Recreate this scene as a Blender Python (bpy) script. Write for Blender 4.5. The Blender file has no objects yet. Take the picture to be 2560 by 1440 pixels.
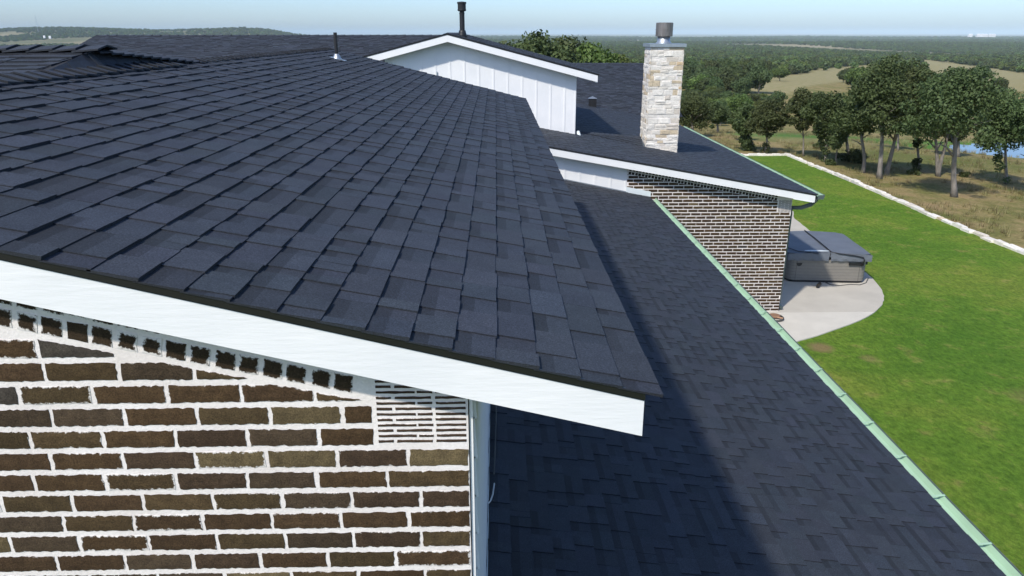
import bpy, math, random
import numpy as np
from mathutils import Vector, noise as mnoise

# ------------------------------------------------------------------ camera, sky, sun, exposure
scene = bpy.context.scene
CZ = 7.02                                   # camera height above the lawn
FPX, PITCH, YAW = 1850.0, math.radians(19.03), math.radians(1.20)
cam_d = bpy.data.cameras.new("camera")
cam_d.sensor_width = 36.0
cam_d.lens = 36.0 * FPX / 2560.0
cam_d.clip_start = 0.05
cam_d.clip_end = 120000.0
cam = bpy.data.objects.new("camera", cam_d)
scene.collection.objects.link(cam)
cam.location = (0, 0, CZ)
cam.rotation_euler = (math.pi / 2 - PITCH, 0, -YAW)
scene.camera = cam

SUN = Vector((-1.0, -1.3, 1.75)).normalized()
world = bpy.data.worlds.new("World")
scene.world = world
world.use_nodes = True
wn = world.node_tree.nodes
sky = wn.new("ShaderNodeTexSky")
sky.sky_type = 'NISHITA'
sky.sun_disc = False
sky.sun_elevation = math.asin(SUN.z)
sky.sun_rotation = math.atan2(SUN.x, SUN.y)
sky.altitude = 2250
sky.air_density = 1.0
sky.dust_density = 6.6
sky.ozone_density = 6.0
wn["Background"].inputs[1].default_value = 0.136
world.node_tree.links.new(sky.outputs[0], wn["Background"].inputs[0])

sun_d = bpy.data.lights.new("sun", 'SUN')
sun_d.energy = 2.9
sun_d.angle = math.radians(2.2)
sun_d.color = (1.0, 0.94, 0.85)
sun = bpy.data.objects.new("sun", sun_d)
scene.collection.objects.link(sun)
sun.rotation_euler = SUN.to_track_quat('Z', 'Y').to_euler()
sun.location = (0, 0, 60)

scene.view_settings.view_transform = 'Standard'
scene.view_settings.look = 'None'
scene.view_settings.exposure = 0.55
scene.view_settings.gamma = 1.0
scene.view_settings.use_curve_mapping = False
scene.render.engine = 'CYCLES'
scene.cycles.max_bounces = 6
scene.cycles.volume_bounces = 0
scene.cycles.transparent_max_bounces = 8

rng = np.random.default_rng(11)
random.seed(11)
COL = scene.collection

# ------------------------------------------------------------------ camera maths (pixel of the 2560x1440 photo <-> ray)
_R = np.array([math.cos(YAW), -math.sin(YAW), 0.0])
_F = np.array([math.sin(YAW) * math.cos(PITCH), math.cos(YAW) * math.cos(PITCH), -math.sin(PITCH)])
_U = np.cross(_R, _F)
CAM = np.array([0, 0, CZ])
def ray(x, y):
    return _F + _R * (x - 1280) / FPX - _U * (y - 720) / FPX
def px(P):
    P = np.asarray(P, float) - CAM
    d = P @ _F
    return 1280 + FPX * (P @ _R) / d, 720 - FPX * (P @ _U) / d
def at_y(x, y, Y):
    d = ray(x, y); return CAM + d * (Y / d[1])
def at_z(x, y, Z):
    d = ray(x, y); return CAM + d * ((Z - CZ) / d[2])

# ------------------------------------------------------------------ materials
def new_mat(name):
    m = bpy.data.materials.new(name)
    m.use_nodes = True
    return m, m.node_tree.nodes, m.node_tree.links, m.node_tree.nodes["Principled BSDF"]

def nd(nodes, t, **kw):
    n = nodes.new(t)
    for k, v in kw.items():
        if k.startswith("i_"):
            key = k[2:]
            n.inputs[int(key) if key.isdigit() else key.replace("_", " ")].default_value = v
        else:
            setattr(n, k, v)
    return n

def position(nodes, links, scale=(1, 1, 1)):
    g = nodes.new("ShaderNodeNewGeometry")
    mp = nodes.new("ShaderNodeMapping")
    mp.inputs["Scale"].default_value = scale
    links.new(g.outputs["Position"], mp.inputs["Vector"])
    return mp.outputs[0]

def noise(nodes, links, vec, scale, detail=4, rough=0.55):
    n = nd(nodes, "ShaderNodeTexNoise", i_Scale=scale, i_Detail=detail, i_Roughness=rough)
    links.new(vec, n.inputs["Vector"])
    return n.outputs["Fac"]

def ramp(nodes, links, fac, stops):
    r = nodes.new("ShaderNodeValToRGB")
    el = r.color_ramp.elements
    while len(el) < len(stops):
        el.new(0.5)
    for e, (p, c) in zip(el, stops):
        e.position = p
        e.color = (*c, 1) if len(c) == 3 else c
    links.new(fac, r.inputs[0])
    return r.outputs[0]

def mixc(nodes, links, fac, a, b, mode='MIX'):
    m = nodes.new("ShaderNodeMix")
    m.data_type = 'RGBA'
    m.blend_type = mode
    for s, v in ((m.inputs[0], fac), (m.inputs[6], a), (m.inputs[7], b)):
        if isinstance(v, (float, int)):
            s.default_value = v
        elif isinstance(v, tuple):
            s.default_value = (*v, 1)
        else:
            links.new(v, s)
    return m.outputs[2]

def math_n(nodes, links, op, a, b=0.0, clamp=False):
    m = nodes.new("ShaderNodeMath")
    m.operation = op
    m.use_clamp = clamp
    for s, v in ((m.inputs[0], a), (m.inputs[1], b)):
        if isinstance(v, (float, int)):
            s.default_value = v
        else:
            links.new(v, s)
    return m.outputs[0]

def bump(nodes, links, h, strength, dist, bsdf):
    b = nd(nodes, "ShaderNodeBump", i_Strength=strength, i_Distance=dist)
    links.new(h, b.inputs["Height"])
    links.new(b.outputs[0], bsdf.inputs["Normal"])

def simple(name, col, rough=0.6, metal=0.0, var=0.12, scale=6.0, bump_s=0.0, bump_scale=40, stretch=(1, 1, 1)):
    m, n, l, b = new_mat(name)
    v = position(n, l, stretch)
    f = noise(n, l, v, scale, 5)
    c = ramp(n, l, f, [(0.25, tuple(x * (1 - var) for x in col)), (0.75, tuple(min(1, x * (1 + var)) for x in col))])
    l.new(c, b.inputs["Base Color"])
    b.inputs["Roughness"].default_value = rough
    b.inputs["Metallic"].default_value = metal
    if bump_s:
        bump(n, l, noise(n, l, v, bump_scale, 4), bump_s, 0.01, b)
    return m

def mat_shingle():
    m, n, l, b = new_mat("asphalt_shingle")
    v = position(n, l)
    a = nd(n, "ShaderNodeAttribute", attribute_name="col")
    gr = noise(n, l, v, 150, 4, 0.85)
    gr2 = noise(n, l, v, 9, 4, 0.6)
    c = mixc(n, l, 1.0, a.outputs["Color"], ramp(n, l, gr, [(0.30, (0.30, 0.30, 0.30)), (0.5, (0.92, 0.92, 0.92)), (0.70, (2.1, 2.1, 2.15))]), 'MULTIPLY')
    c = mixc(n, l, 1.0, c, ramp(n, l, gr2, [(0.3, (0.86, 0.86, 0.88)), (0.7, (1.12, 1.11, 1.09))]), 'MULTIPLY')
    l.new(c, b.inputs["Base Color"])
    b.inputs["Roughness"].default_value = 0.78
    b.inputs["Specular IOR Level"].default_value = 0.45
    bump(n, l, gr, 0.55, 0.003, b)
    return m

def mat_brick():
    m, n, l, b = new_mat("smeared_brick")
    v = position(n, l)
    a = nd(n, "ShaderNodeAttribute", attribute_name="col")
    e = nd(n, "ShaderNodeAttribute", attribute_name="edge")
    n1 = noise(n, l, v, 22, 5, 0.6)
    n2 = noise(n, l, v, 170, 4, 0.8)
    n3 = noise(n, l, v, 70, 5, 0.7)
    c = mixc(n, l, 1.0, a.outputs["Color"], ramp(n, l, n1, [(0.3, (0.74, 0.72, 0.70)), (0.7, (1.28, 1.25, 1.15))]), 'MULTIPLY')
    c = mixc(n, l, 1.0, c, ramp(n, l, n2, [(0.3, (0.45, 0.45, 0.45)), (0.7, (1.65, 1.62, 1.55))]), 'MULTIPLY')
    speck = ramp(n, l, n2, [(0.73, (0, 0, 0)), (0.78, (1, 1, 1))])
    c = mixc(n, l, math_n(n, l, 'MULTIPLY', speck, 0.35), c, (0.5, 0.46, 0.4))
    # mortar smear: the brick's rim, broken up by noise
    s = math_n(n, l, 'MULTIPLY', e.outputs["Fac"], math_n(n, l, 'ADD', n3, math_n(n, l, 'MULTIPLY', n1, 0.55)))
    s = ramp(n, l, s, [(0.79, (0, 0, 0)), (0.95, (1, 1, 1))])
    c = mixc(n, l, s, c, (0.74, 0.70, 0.665))
    l.new(c, b.inputs["Base Color"])
    b.inputs["Roughness"].default_value = 0.92
    b.inputs["Specular IOR Level"].default_value = 0.15
    bump(n, l, math_n(n, l, 'ADD', n2, n3), 0.5, 0.003, b)
    return m

def mat_attr(name, rough, sc1, sc2, amp1=0.18, amp2=0.25, bump_s=0.5, dist=0.01):
    m, n, l, b = new_mat(name)
    v = position(n, l)
    a = nd(n, "ShaderNodeAttribute", attribute_name="col")
    n1 = noise(n, l, v, sc1, 4)
    n2 = noise(n, l, v, sc2, 5, 0.65)
    c = mixc(n, l, 1.0, a.outputs["Color"], ramp(n, l, n1, [(0.3, (1 - amp1,) * 3), (0.7, (1 + amp1,) * 3)]), 'MULTIPLY')
    c = mixc(n, l, 1.0, c, ramp(n, l, n2, [(0.3, (1 - amp2,) * 3), (0.7, (1 + amp2 * 0.6,) * 3)]), 'MULTIPLY')
    l.new(c, b.inputs["Base Color"])
    b.inputs["Roughness"].default_value = rough
    bump(n, l, n2, bump_s, dist, b)
    return m

def mat_white_board(name, along):
    m, n, l, b = new_mat(name)
    v = position(n, l, along)
    f = noise(n, l, v, 60, 5, 0.6)
    f2 = noise(n, l, position(n, l), 2.3, 4)
    c = ramp(n, l, f2, [(0.3, (0.76, 0.77, 0.77)), (0.7, (0.83, 0.83, 0.82))])
    l.new(c, b.inputs["Base Color"])
    b.inputs["Roughness"].default_value = 0.55
    bump(n, l, f, 0.35, 0.004, b)
    return m

def mat_mortar():
    m, n, l, b = new_mat("mortar")
    v = position(n, l)
    f = noise(n, l, v, 5, 5)
    f2 = noise(n, l, v, 90, 5, 0.65)
    c = ramp(n, l, f, [(0.3, (0.72, 0.66, 0.62)), (0.7, (0.82, 0.775, 0.745))])
    c = mixc(n, l, 1.0, c, ramp(n, l, f2, [(0.3, (0.92, 0.92, 0.92)), (0.65, (1.04, 1.04, 1.04))]), 'MULTIPLY')
    l.new(c, b.inputs["Base Color"])
    b.inputs["Roughness"].default_value = 0.92
    bump(n, l, f2, 0.4, 0.006, b)
    return m

def mat_leaf(name, dark, light):
    m, n, l, b = new_mat(name)
    a = nd(n, "ShaderNodeAttribute", attribute_name="col")
    g = n.new("ShaderNodeObjectInfo")
    c = ramp(n, l, a.outputs["Fac"], [(0.0, dark), (1.0, light)])
    hs = nd(n, "ShaderNodeHueSaturation")
    l.new(math_n(n, l, 'ADD', math_n(n, l, 'MULTIPLY', g.outputs["Random"], 0.05), 0.475), hs.inputs["Hue"])
    l.new(math_n(n, l, 'ADD', math_n(n, l, 'MULTIPLY', g.outputs["Random"], 0.5), 0.72), hs.inputs["Value"])
    l.new(c, hs.inputs["Color"])
    l.new(hs.outputs[0], b.inputs["Base Color"])
    b.inputs["Roughness"].default_value = 0.6
    b.inputs["Specular IOR Level"].default_value = 0.25
    tr = n.new("ShaderNodeBsdfTranslucent")
    l.new(hs.outputs[0], tr.inputs[0])
    mx = n.new("ShaderNodeMixShader")
    mx.inputs[0].default_value = 0.3
    l.new(b.outputs[0], mx.inputs[1])
    l.new(tr.outputs[0], mx.inputs[2])
    l.new(mx.outputs[0], n["Material Output"].inputs["Surface"])
    return m

def mat_lawn():
    m, n, l, b = new_mat("lawn_grass")
    v = position(n, l)
    big = noise(n, l, v, 0.22, 5, 0.6)
    mid = noise(n, l, v, 1.6, 5, 0.65)
    fine = noise(n, l, position(n, l, (1, 0.6, 1)), 11, 6, 0.8)
    c = ramp(n, l, big, [(0.3, (0.080, 0.175, 0.017)), (0.5, (0.115, 0.210, 0.023)), (0.7, (0.18, 0.235, 0.036))])
    c = mixc(n, l, ramp(n, l, mid, [(0.56, (0, 0, 0)), (0.78, (0.8,) * 3)]), c, (0.23, 0.20, 0.075))
    c = mixc(n, l, 1.0, c, ramp(n, l, mid, [(0.25, (0.72, 0.8, 0.75)), (0.7, (1.18, 1.12, 1.1))]), 'MULTIPLY')
    c = mixc(n, l, 1.0, c, ramp(n, l, fine, [(0.3, (0.45, 0.5, 0.4)), (0.7, (1.5, 1.42, 1.4))]), 'MULTIPLY')
    g = n.new("ShaderNodeNewGeometry")
    for (cx_, cy_, r_, a_) in ((7.65, 15.95, .40, .8), (8.5, 15.3, .28, .45), (12.6, 15.6, .26, .75), (10.9, 13.3, .6, .3), (10.3, 11.6, .5, .25)):
        vm = n.new("ShaderNodeVectorMath"); vm.operation = 'DISTANCE'
        vm.inputs[1].default_value = (cx_, cy_, 0.0)
        l.new(g.outputs["Position"], vm.inputs[0])
        d_ = math_n(n, l, 'ADD', vm.outputs["Value"], math_n(n, l, 'MULTIPLY', fine, .6 * r_))
        c = mixc(n, l, ramp(n, l, math_n(n, l, 'DIVIDE', d_, 2 * r_), [(0.35, (a_,) * 3), (0.62, (0, 0, 0))]), c, (0.25, 0.17, 0.085))
    l.new(c, b.inputs["Base Color"])
    b.inputs["Roughness"].default_value = 0.9
    b.inputs["Specular IOR Level"].default_value = 0.15
    bump(n, l, fine, 0.9, 0.06, b)
    return m

def mat_ground():
    """rough pasture near the yard, green by the pond, tan pastures and woodland floor farther out"""
    m, n, l, b = new_mat("pasture_ground")
    v = position(n, l)
    big = noise(n, l, v, 0.05, 5, 0.6)
    mid = noise(n, l, v, 0.4, 6, 0.65)
    fine = noise(n, l, v, 6, 6, 0.75)
    far = noise(n, l, position(n, l, (1, 0.35, 1)), 0.0016, 6, 0.6)
    near = ramp(n, l, mid, [(0.28, (0.10, 0.125, 0.035)), (0.42, (0.19, 0.18, 0.065)), (0.56, (0.30, 0.235, 0.115)), (0.75, (0.33, 0.225, 0.135))])
    near = mixc(n, l, ramp(n, l, big, [(0.5, (0, 0, 0)), (0.62, (0.8,) * 3)]), near, (0.09, 0.13, 0.03))
    near = mixc(n, l, 1.0, near, ramp(n, l, fine, [(0.3, (0.6, 0.6, 0.55)), (0.7, (1.3, 1.3, 1.25))]), 'MULTIPLY')
    # bright green swale round the pond
    a = nd(n, "ShaderNodeAttribute", attribute_name="zone")
    sep = n.new("ShaderNodeSeparateColor")
    l.new(a.outputs["Color"], sep.inputs[0])
    near = mixc(n, l, math_n(n, l, 'MULTIPLY', sep.outputs[0], ramp(n, l, mid, [(0.3, (1, 1, 1)), (0.75, (0.45,) * 3)])), near, (0.07, 0.19, 0.03))
    past = ramp(n, l, mid, [(0.3, (0.19, 0.20, 0.075)), (0.5, (0.29, 0.255, 0.125)), (0.7, (0.34, 0.275, 0.16))])
    near = mixc(n, l, sep.outputs[1], near, past)
    wood = ramp(n, l, far, [(0.38, (0.07, 0.09, 0.035)), (0.5, (0.14, 0.14, 0.07)), (0.6, (0.26, 0.225, 0.13)), (0.68, (0.30, 0.26, 0.16))])
    c = mixc(n, l, sep.outputs[2], near, wood)
    l.new(c, b.inputs["Base Color"])
    b.inputs["Roughness"].default_value = 0.95
    b.inputs["Specular IOR Level"].default_value = 0.1
    bump(n, l, fine, 0.7, 0.1, b)
    return m

M = {}
M["shingle"] = mat_shingle()
M["deck"] = simple("roof_felt", (0.018, 0.02, 0.024), 0.9)
M["brick"] = mat_brick()
M["mortar"] = mat_mortar()
M["white"] = mat_white_board("white_rake_board", (0.12, 1, 1))
M["white_v"] = mat_white_board("white_vertical_board", (1, 1, 0.12))
M["white_siding"] = mat_white_board("white_lap_siding", (1, 0.12, 1))
M["drip"] = simple("black_drip_edge", (0.012, 0.012, 0.012), 0.35, 0.0, 0.2)
M["black"] = simple("black_metal", (0.02, 0.02, 0.021), 0.45, 0.2, 0.2)
M["galv"] = simple("galvanised_metal", (0.46, 0.50, 0.53), 0.38, 0.75, 0.15, 9, 0.1, 30)
M["flue"] = simple("weathered_flue_metal", (0.26, 0.235, 0.215), 0.42, 0.7, 0.35, 7, 0.15, 20, (3, 3, 0.6))
M["green"] = simple("pale_green_gutter", (0.38, 0.56, 0.40), 0.5, 0.0, 0.1, 3)
M["gutter_out"] = simple("dark_grey_green_gutter", (0.10, 0.13, 0.125), 0.4, 0.2, 0.12)
M["flash"] = simple("white_flashing", (0.66, 0.72, 0.73), 0.5, 0.0, 0.08, 5)
M["stone"] = mat_attr("limestone", 0.9, 9, 45, 0.12, 0.2, 0.9, 0.02)
M["concrete"] = simple("patio_concrete", (0.48, 0.447, 0.38), 0.85, 0.0, 0.10, 1.2, 0.3, 60)
M["concrete_pale"] = simple("fresh_concrete", (0.56, 0.53, 0.46), 0.85, 0.0, 0.09, 1.4, 0.3, 60)
M["cover"] = simple("grey_vinyl_cover", (0.13, 0.145, 0.17), 0.55, 0.0, 0.12, 3, 0.25, 12)
M["tub"] = simple("taupe_tub_panel", (0.205, 0.19, 0.165), 0.6, 0.0, 0.08, 8, 0.15, 60, (1, 1, 6))
M["plastic"] = simple("black_plastic", (0.012, 0.012, 0.013), 0.5)
M["cord"] = simple("grey_cord", (0.06, 0.06, 0.055), 0.6)
M["pale_cord"] = simple("pale_cord", (0.6, 0.6, 0.58), 0.5)
M["canister"] = simple("brown_canister", (0.055, 0.04, 0.025), 0.6, 0, 0.3, 40)
M["copper"] = simple("copper_brown", (0.30, 0.17, 0.10), 0.5, 0.2)
M["bark"] = simple("oak_bark", (0.21, 0.19, 0.165), 0.95, 0, 0.4, 9, 0.9, 18, (1, 1, 0.3))
M["leaf"] = mat_leaf("oak_leaves", (0.036, 0.058, 0.020), (0.135, 0.175, 0.065))
M["leaf2"] = mat_leaf("bright_leaves", (0.045, 0.08, 0.018), (0.17, 0.22, 0.06))
M["lawn"] = mat_lawn()
M["ground"] = mat_ground()
M["drygrass"] = mat_leaf("dry_grass", (0.15, 0.14, 0.05), (0.36, 0.30, 0.15))
M["barn"] = simple("pale_barn_metal", (0.75, 0.76, 0.76), 0.5)
mw, n_, l_, b_ = new_mat("pond_water")
b_.inputs["Base Color"].default_value = (0.10, 0.13, 0.14, 1)
b_.inputs["Roughness"].default_value = 0.06
bump(n_, l_, noise(n_, l_, position(n_, l_), 1.5, 3), 0.08, 0.05, b_)
M["water"] = mw

# ------------------------------------------------------------------ object helpers
ORG = {}                                     # world origin of every object made
def tag(o, label=None, cat=None, group=None, kind=None):
    if label: o["label"] = label
    if cat: o["category"] = cat
    if group: o["group"] = group
    if kind: o["kind"] = kind
    return o

def empty(name, loc, label=None, cat=None, group=None):
    o = bpy.data.objects.new(name, None)
    COL.objects.link(o)
    o.location = loc
    o.empty_display_size = 0.2
    ORG[o] = np.array(loc, float)
    return tag(o, label, cat, group)

def mesh(name, verts, faces, mat, fcol=None, smooth=False, vedge=None):
    me = bpy.data.meshes.new(name)
    me.from_pydata([tuple(map(float, v)) for v in verts], [], faces)
    if mat: me.materials.append(mat)
    if fcol is not None:
        at = me.color_attributes.new("col", 'FLOAT_COLOR', 'CORNER')
        cols = []
        for f, c in zip(faces, fcol):
            cols.extend([(c[0], c[1], c[2], 1.0)] * len(f))
        at.data.foreach_set("color", np.array(cols, np.float32).ravel())
    if vedge is not None:
        at = me.attributes.new("edge", 'FLOAT', 'POINT')
        at.data.foreach_set("value", np.array(vedge, np.float32))
    if smooth:
        me.polygons.foreach_set("use_smooth", [True] * len(me.polygons))
    me.update()
    return me

def mk(name, verts, faces, mat, parent=None, fcol=None, smooth=False, vedge=None, kind=None):
    v = np.asarray(verts, float)
    c = (v.min(0) + v.max(0)) / 2
    o = bpy.data.objects.new(name, mesh(name, v - c, faces, mat, fcol, smooth, vedge))
    COL.objects.link(o)
    ORG[o] = c
    if parent is not None:
        o.parent = parent
        o.location = c - ORG[parent]
    else:
        o.location = c
    if kind: o["kind"] = kind
    return o

class MB:
    def __init__(s): s.v = []; s.f = []; s.c = []; s.e = []
    def add(s, verts, faces, cols=None, edge=None):
        k = len(s.v)
        s.v.extend([tuple(p) for p in verts])
        s.f.extend([tuple(i + k for i in f) for f in faces])
        if cols is not None: s.c.extend(cols)
        if edge is not None: s.e.extend(edge)
        return s
    def box(s, a, b, col=None):
        (x0, y0, z0), (x1, y1, z1) = a, b
        v = [(x0, y0, z0), (x1, y0, z0), (x1, y1, z0), (x0, y1, z0), (x0, y0, z1), (x1, y0, z1), (x1, y1, z1), (x0, y1, z1)]
        f = [(0, 3, 2, 1), (4, 5, 6, 7), (0, 1, 5, 4), (1, 2, 6, 5), (2, 3, 7, 6), (3, 0, 4, 7)]
        return s.add(v, f, [col] * 6 if col else None)
    def prism(s, poly, d, cols=None):
        """extrude a 3-D polygon by vector d"""
        n = len(poly); d = np.asarray(d, float)
        v = [np.asarray(p, float) for p in poly] + [np.asarray(p, float) + d for p in poly]
        f = [tuple(range(n))[::-1], tuple(range(n, 2 * n))] + [(i, (i + 1) % n, n + (i + 1) % n, n + i) for i in range(n)]
        return s.add(v, f, [cols] * (n + 2) if cols else None)
    def tube(s, pts, rad, seg=8, caps=True):
        pts = [np.asarray(p, float) for p in pts]
        if not hasattr(rad, "__len__"): rad = [rad] * len(pts)
        rings = []
        up = np.array([0.13, 0.21, 0.97])
        for i, p in enumerate(pts):
            t = pts[min(i + 1, len(pts) - 1)] - pts[max(i - 1, 0)]
            t = t / (np.linalg.norm(t) + 1e-9)
            a = np.cross(up if abs(t @ up) < 0.95 else np.array([1.0, 0, 0]), t); a /= np.linalg.norm(a)
            b = np.cross(t, a)
            rings.append([p + rad[i] * (math.cos(k * 2 * math.pi / seg) * a + math.sin(k * 2 * math.pi / seg) * b) for k in range(seg)])
        v = [q for r in rings for q in r]
        f = []
        for i in range(len(pts) - 1):
            for k in range(seg):
                f.append((i * seg + k, i * seg + (k + 1) % seg, (i + 1) * seg + (k + 1) % seg, (i + 1) * seg + k))
        if caps:
            f.append(tuple(range(seg))[::-1]); f.append(tuple((len(pts) - 1) * seg + k for k in range(seg)))
        return s.add(v, f)
    def lathe(s, c, prof, seg=24):
        """prof: list of (radius, z)"""
        v, f = [], []
        for r, z in prof:
            for k in range(seg):
                a = 2 * math.pi * k / seg
                v.append((c[0] + r * math.cos(a), c[1] + r * math.sin(a), c[2] + z))
        for i in range(len(prof) - 1):
            for k in range(seg):
                f.append((i * seg + k, i * seg + (k + 1) % seg, (i + 1) * seg + (k + 1) % seg, (i + 1) * seg + k))
        f.append(tuple(range(seg))[::-1]); f.append(tuple((len(prof) - 1) * seg + k for k in range(seg)))
        return s.add(v, f)
    def make(s, name, mat, parent=None, smooth=False, kind=None):
        return mk(name, s.v, s.f, mat, parent, s.c if s.c else None, smooth, s.e if s.e else None, kind)

def box_obj(name, a, b, mat, parent):
    return MB().box(a, b).make(name, mat, parent)

def zrel(z): return z + CZ

# ------------------------------------------------------------------ terrain
PROF_D = [0, 6, 15, 30, 50, 80, 130, 250, 400, 650, 1150, 3000, 6000, 12000, 20000, 50000]
PROF_H = [0.1, .35, .8, 2.2, 5.2, 8.8, 11.0, 12.8, 17.0, 23.0, 31.0, 42.0, 48.0, 53.0, 56.0, 60.0]
POND_C, POND_Z = np.array([48.5, 59.0]), -1.9
LX, LY = 17.75, 44.75                       # the lawn's right and far edge
def ground_h(x, y):
    dx, dy = max(0.0, x - LX), max(0.0, y - LY)
    dl = max(0.0, -60 - x); dn = max(0.0, -60 - y)
    d = math.sqrt(dx * dx + dy * dy + dl * dl + dn * dn)
    h = -float(np.interp(d, PROF_D, PROF_H)) - (0.06 if d <= 0 else 0.0)
    if d > 20:
        w = min(1.0, (d - 20) / 150)
        h += w * 1.6 * mnoise.noise(Vector((x / 120, y / 120, 0.3)))
        w2 = min(1.0, d / 3000)
        h += w2 * 14 * mnoise.noise(Vector((x / 1400, y / 1400, 2.3)))
    e_ = math.hypot((x - POND_C[0]) / 12.0, (y - POND_C[1]) / 5.5)
    if e_ < 1.8:
        t_ = min(1.0, max(0.0, (1.8 - e_) / .7)); t_ = t_ * t_ * (3 - 2 * t_)
        h = h * (1 - t_) + t_ * (POND_Z - (.35 if e_ < .95 else 0.0))
    # long hills far on the left
    if y > 1500:
        t = x / y
        hl = math.exp(-((t + 0.55) / 0.20) ** 2) * 46 + math.exp(-((t + 0.33) / 0.09) ** 2) * 26 + math.exp(-((t + 0.30) / 0.045) ** 2) * 7
        h += hl * math.exp(-((y - 5200) / 1500) ** 2) * 1.75
    return h

PASTURES = [[(1790, 217), (1830, 205), (1900, 196), (2000, 184), (2060, 172), (2190, 160), (2185, 188), (2100, 204), (2010, 216), (1965, 240), (1850, 226)],
            [(2300, 148), (2400, 160), (2570, 184), (2640, 235), (2330, 208)]]
def in_poly(x, y, P):
    c = False
    j = len(P) - 1
    for i in range(len(P)):
        if (P[i][1] > y) != (P[j][1] > y) and x < (P[j][0] - P[i][0]) * (y - P[i][1]) / (P[j][1] - P[i][1]) + P[i][0]:
            c = not c
        j = i
    return c

def ground_pt(x, y):
    """where the ray of a photo pixel meets the terrain"""
    d = ray(x, y); lo, hi = 3.0, 40000.0
    t = 5.0
    while t < 60000:
        P = CAM + d * t
        if P[2] < ground_h(P[0], P[1]): break
        lo = t; t *= 1.03
    hi = t
    for _ in range(40):
        m = (lo + hi) / 2; P = CAM + d * m
        if P[2] < ground_h(P[0], P[1]): hi = m
        else: lo = m
    return CAM + d * hi

def build_ground():
    ang = np.concatenate([np.radians(np.linspace(-52, 52, 260)), np.radians(np.linspace(56, 304, 50))])
    rad = [4.0]
    while rad[-1] < 46000:
        r = rad[-1]
        rad.append(r * (1.045 if r < 400 else 1.06) + (0.4 if r < 20 else 0))
    V, Z = [(0.0, 0.0, ground_h(0, 0))], [(0, 0, 0)]
    for r in rad:
        for a in ang:
            x, y = r * math.sin(a), r * math.cos(a)
            h = ground_h(x, y)
            V.append((x, y, h))
            g = max(0.0, 1 - abs(math.hypot((x - POND_C[0]) / 2.0, (y - POND_C[1])) - 6.5) / 4.5)
            if 20 < x < 60: g = max(g, 0.9 * max(0.0, 1 - abs(y - 63 - 0.1 * (x - 30)) / 8.0))
            p = 0.0
            if y > 100 and r < 2500:
                q = px((x, y, h))
                if any(in_poly(q[0], q[1], P) for P in PASTURES): p = 1.0
            w = float(np.clip((r - 500) / 500, 0, 1))
            Z.append((g, p, w * (1 - p)))
    na, nr = len(ang), len(rad)
    F = []
    for k in range(na):
        F.append((0, 1 + (k + 1) % na, 1 + k)[::-1])
    for i in range(nr - 1):
        for k in range(na):
            a, b = 1 + i * na + k, 1 + i * na + (k + 1) % na
            F.append((a, b, b + na, a + na)[::-1])
    me = bpy.data.meshes.new("ground")
    me.from_pydata(V, [], F)
    me.materials.append(M["ground"])
    at = me.color_attributes.new("zone", 'FLOAT_COLOR', 'POINT')
    zz = np.ones((len(V), 4), np.float32); zz[:, :3] = np.array(Z)
    at.data.foreach_set("color", zz.ravel())
    me.polygons.foreach_set("use_smooth", [True] * len(F))
    me.update()
    o = bpy.data.objects.new("ground", me)
    COL.objects.link(o)
    return tag(o, "rough pasture falling away beyond the lawn to the wooded plain", kind="structure")
build_ground()

# lawn sheet
lv, lf = [], []
for i, x in enumerate(np.linspace(-30, LX - 0.1, 25)):
    for j, y in enumerate(np.linspace(-15, LY - 0.1, 31)):
        lv.append((x, y, -0.025))
for i in range(24):
    for j in range(30):
        a = i * 31 + j
        lf.append((a, a + 31, a + 32, a + 1))
tag(mk("lawn", lv, lf, M["lawn"]), "mown green lawn beside the house", kind="structure")

# patio slab with a rounded edge
pat = [(6.6, 15.95), (6.81, 16.07), (7.7, 16.55), (8.63, 17.12), (9.54, 17.76), (10.3, 18.5), (10.82, 19.27), (11.15, 20.13), (11.35, 21.05), (11.45, 22.06), (11.6, 24.5), (11.75, 26.82), (11.9, 28.6), (12.0, 30.5), (7.0, 30.5), (5.0, 18.5), (5.0, 15.2)]
def smooth_poly(P, n=4, closed=True):
    out = []
    N = len(P)
    for i in range(N):
        p0, p1, p2, p3 = (np.array(P[(i + k) % N], float) for k in (-1, 0, 1, 2))
        for t in np.linspace(0, 1, n, endpoint=False):
            out.append(0.5 * ((2 * p1) + (-p0 + p2) * t + (2 * p0 - 5 * p1 + 4 * p2 - p3) * t * t + (-p0 + 3 * p1 - 3 * p2 + p3) * t ** 3))
    return out
curve = smooth_poly(pat, 5)
pv = [(p[0] + 0.012 * random.uniform(-1, 1), p[1] + 0.012 * random.uniform(-1, 1), 0.0) for p in curve]
def clip_half(P, ys, keep_far):
    out = []
    for j in range(len(P)):
        p, q = P[j], P[(j + 1) % len(P)]
        ip, iq = (p[1] >= ys) == keep_far, (q[1] >= ys) == keep_far
        if ip: out.append(p)
        if ip != iq:
            t = (ys - p[1]) / (q[1] - p[1]); out.append((p[0] + (q[0] - p[0]) * t, ys, 0))
    return out
pb = MB(); pb.prism([(p[0], p[1], -0.2) for p in clip_half(pv, 18.225, True)], (0, 0, 0.2))
patio = tag(pb.make("patio", M["concrete"]), "pale concrete patio with a rounded edge beside the brick wing", kind="structure")
MB().prism([(p[0], p[1], -0.2) for p in clip_half(pv, 18.215, False)], (0, 0, 0.2)).make("slab", M["concrete_pale"], patio)

# pond
pp = [(POND_C[0] + 12 * math.cos(a) * (1 + 0.05 * math.sin(3 * a)), POND_C[1] + 5.5 * math.sin(a) * (1 + 0.05 * math.cos(2 * a)), 0) for a in np.linspace(0, 2 * math.pi, 40, endpoint=False)]
hz = POND_Z - .12
tag(mk("pond", [(p[0], p[1], hz + 0.05) for p in pp], [tuple(range(40))], M["water"]), "small pond behind the oaks at the right", kind="structure")

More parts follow.
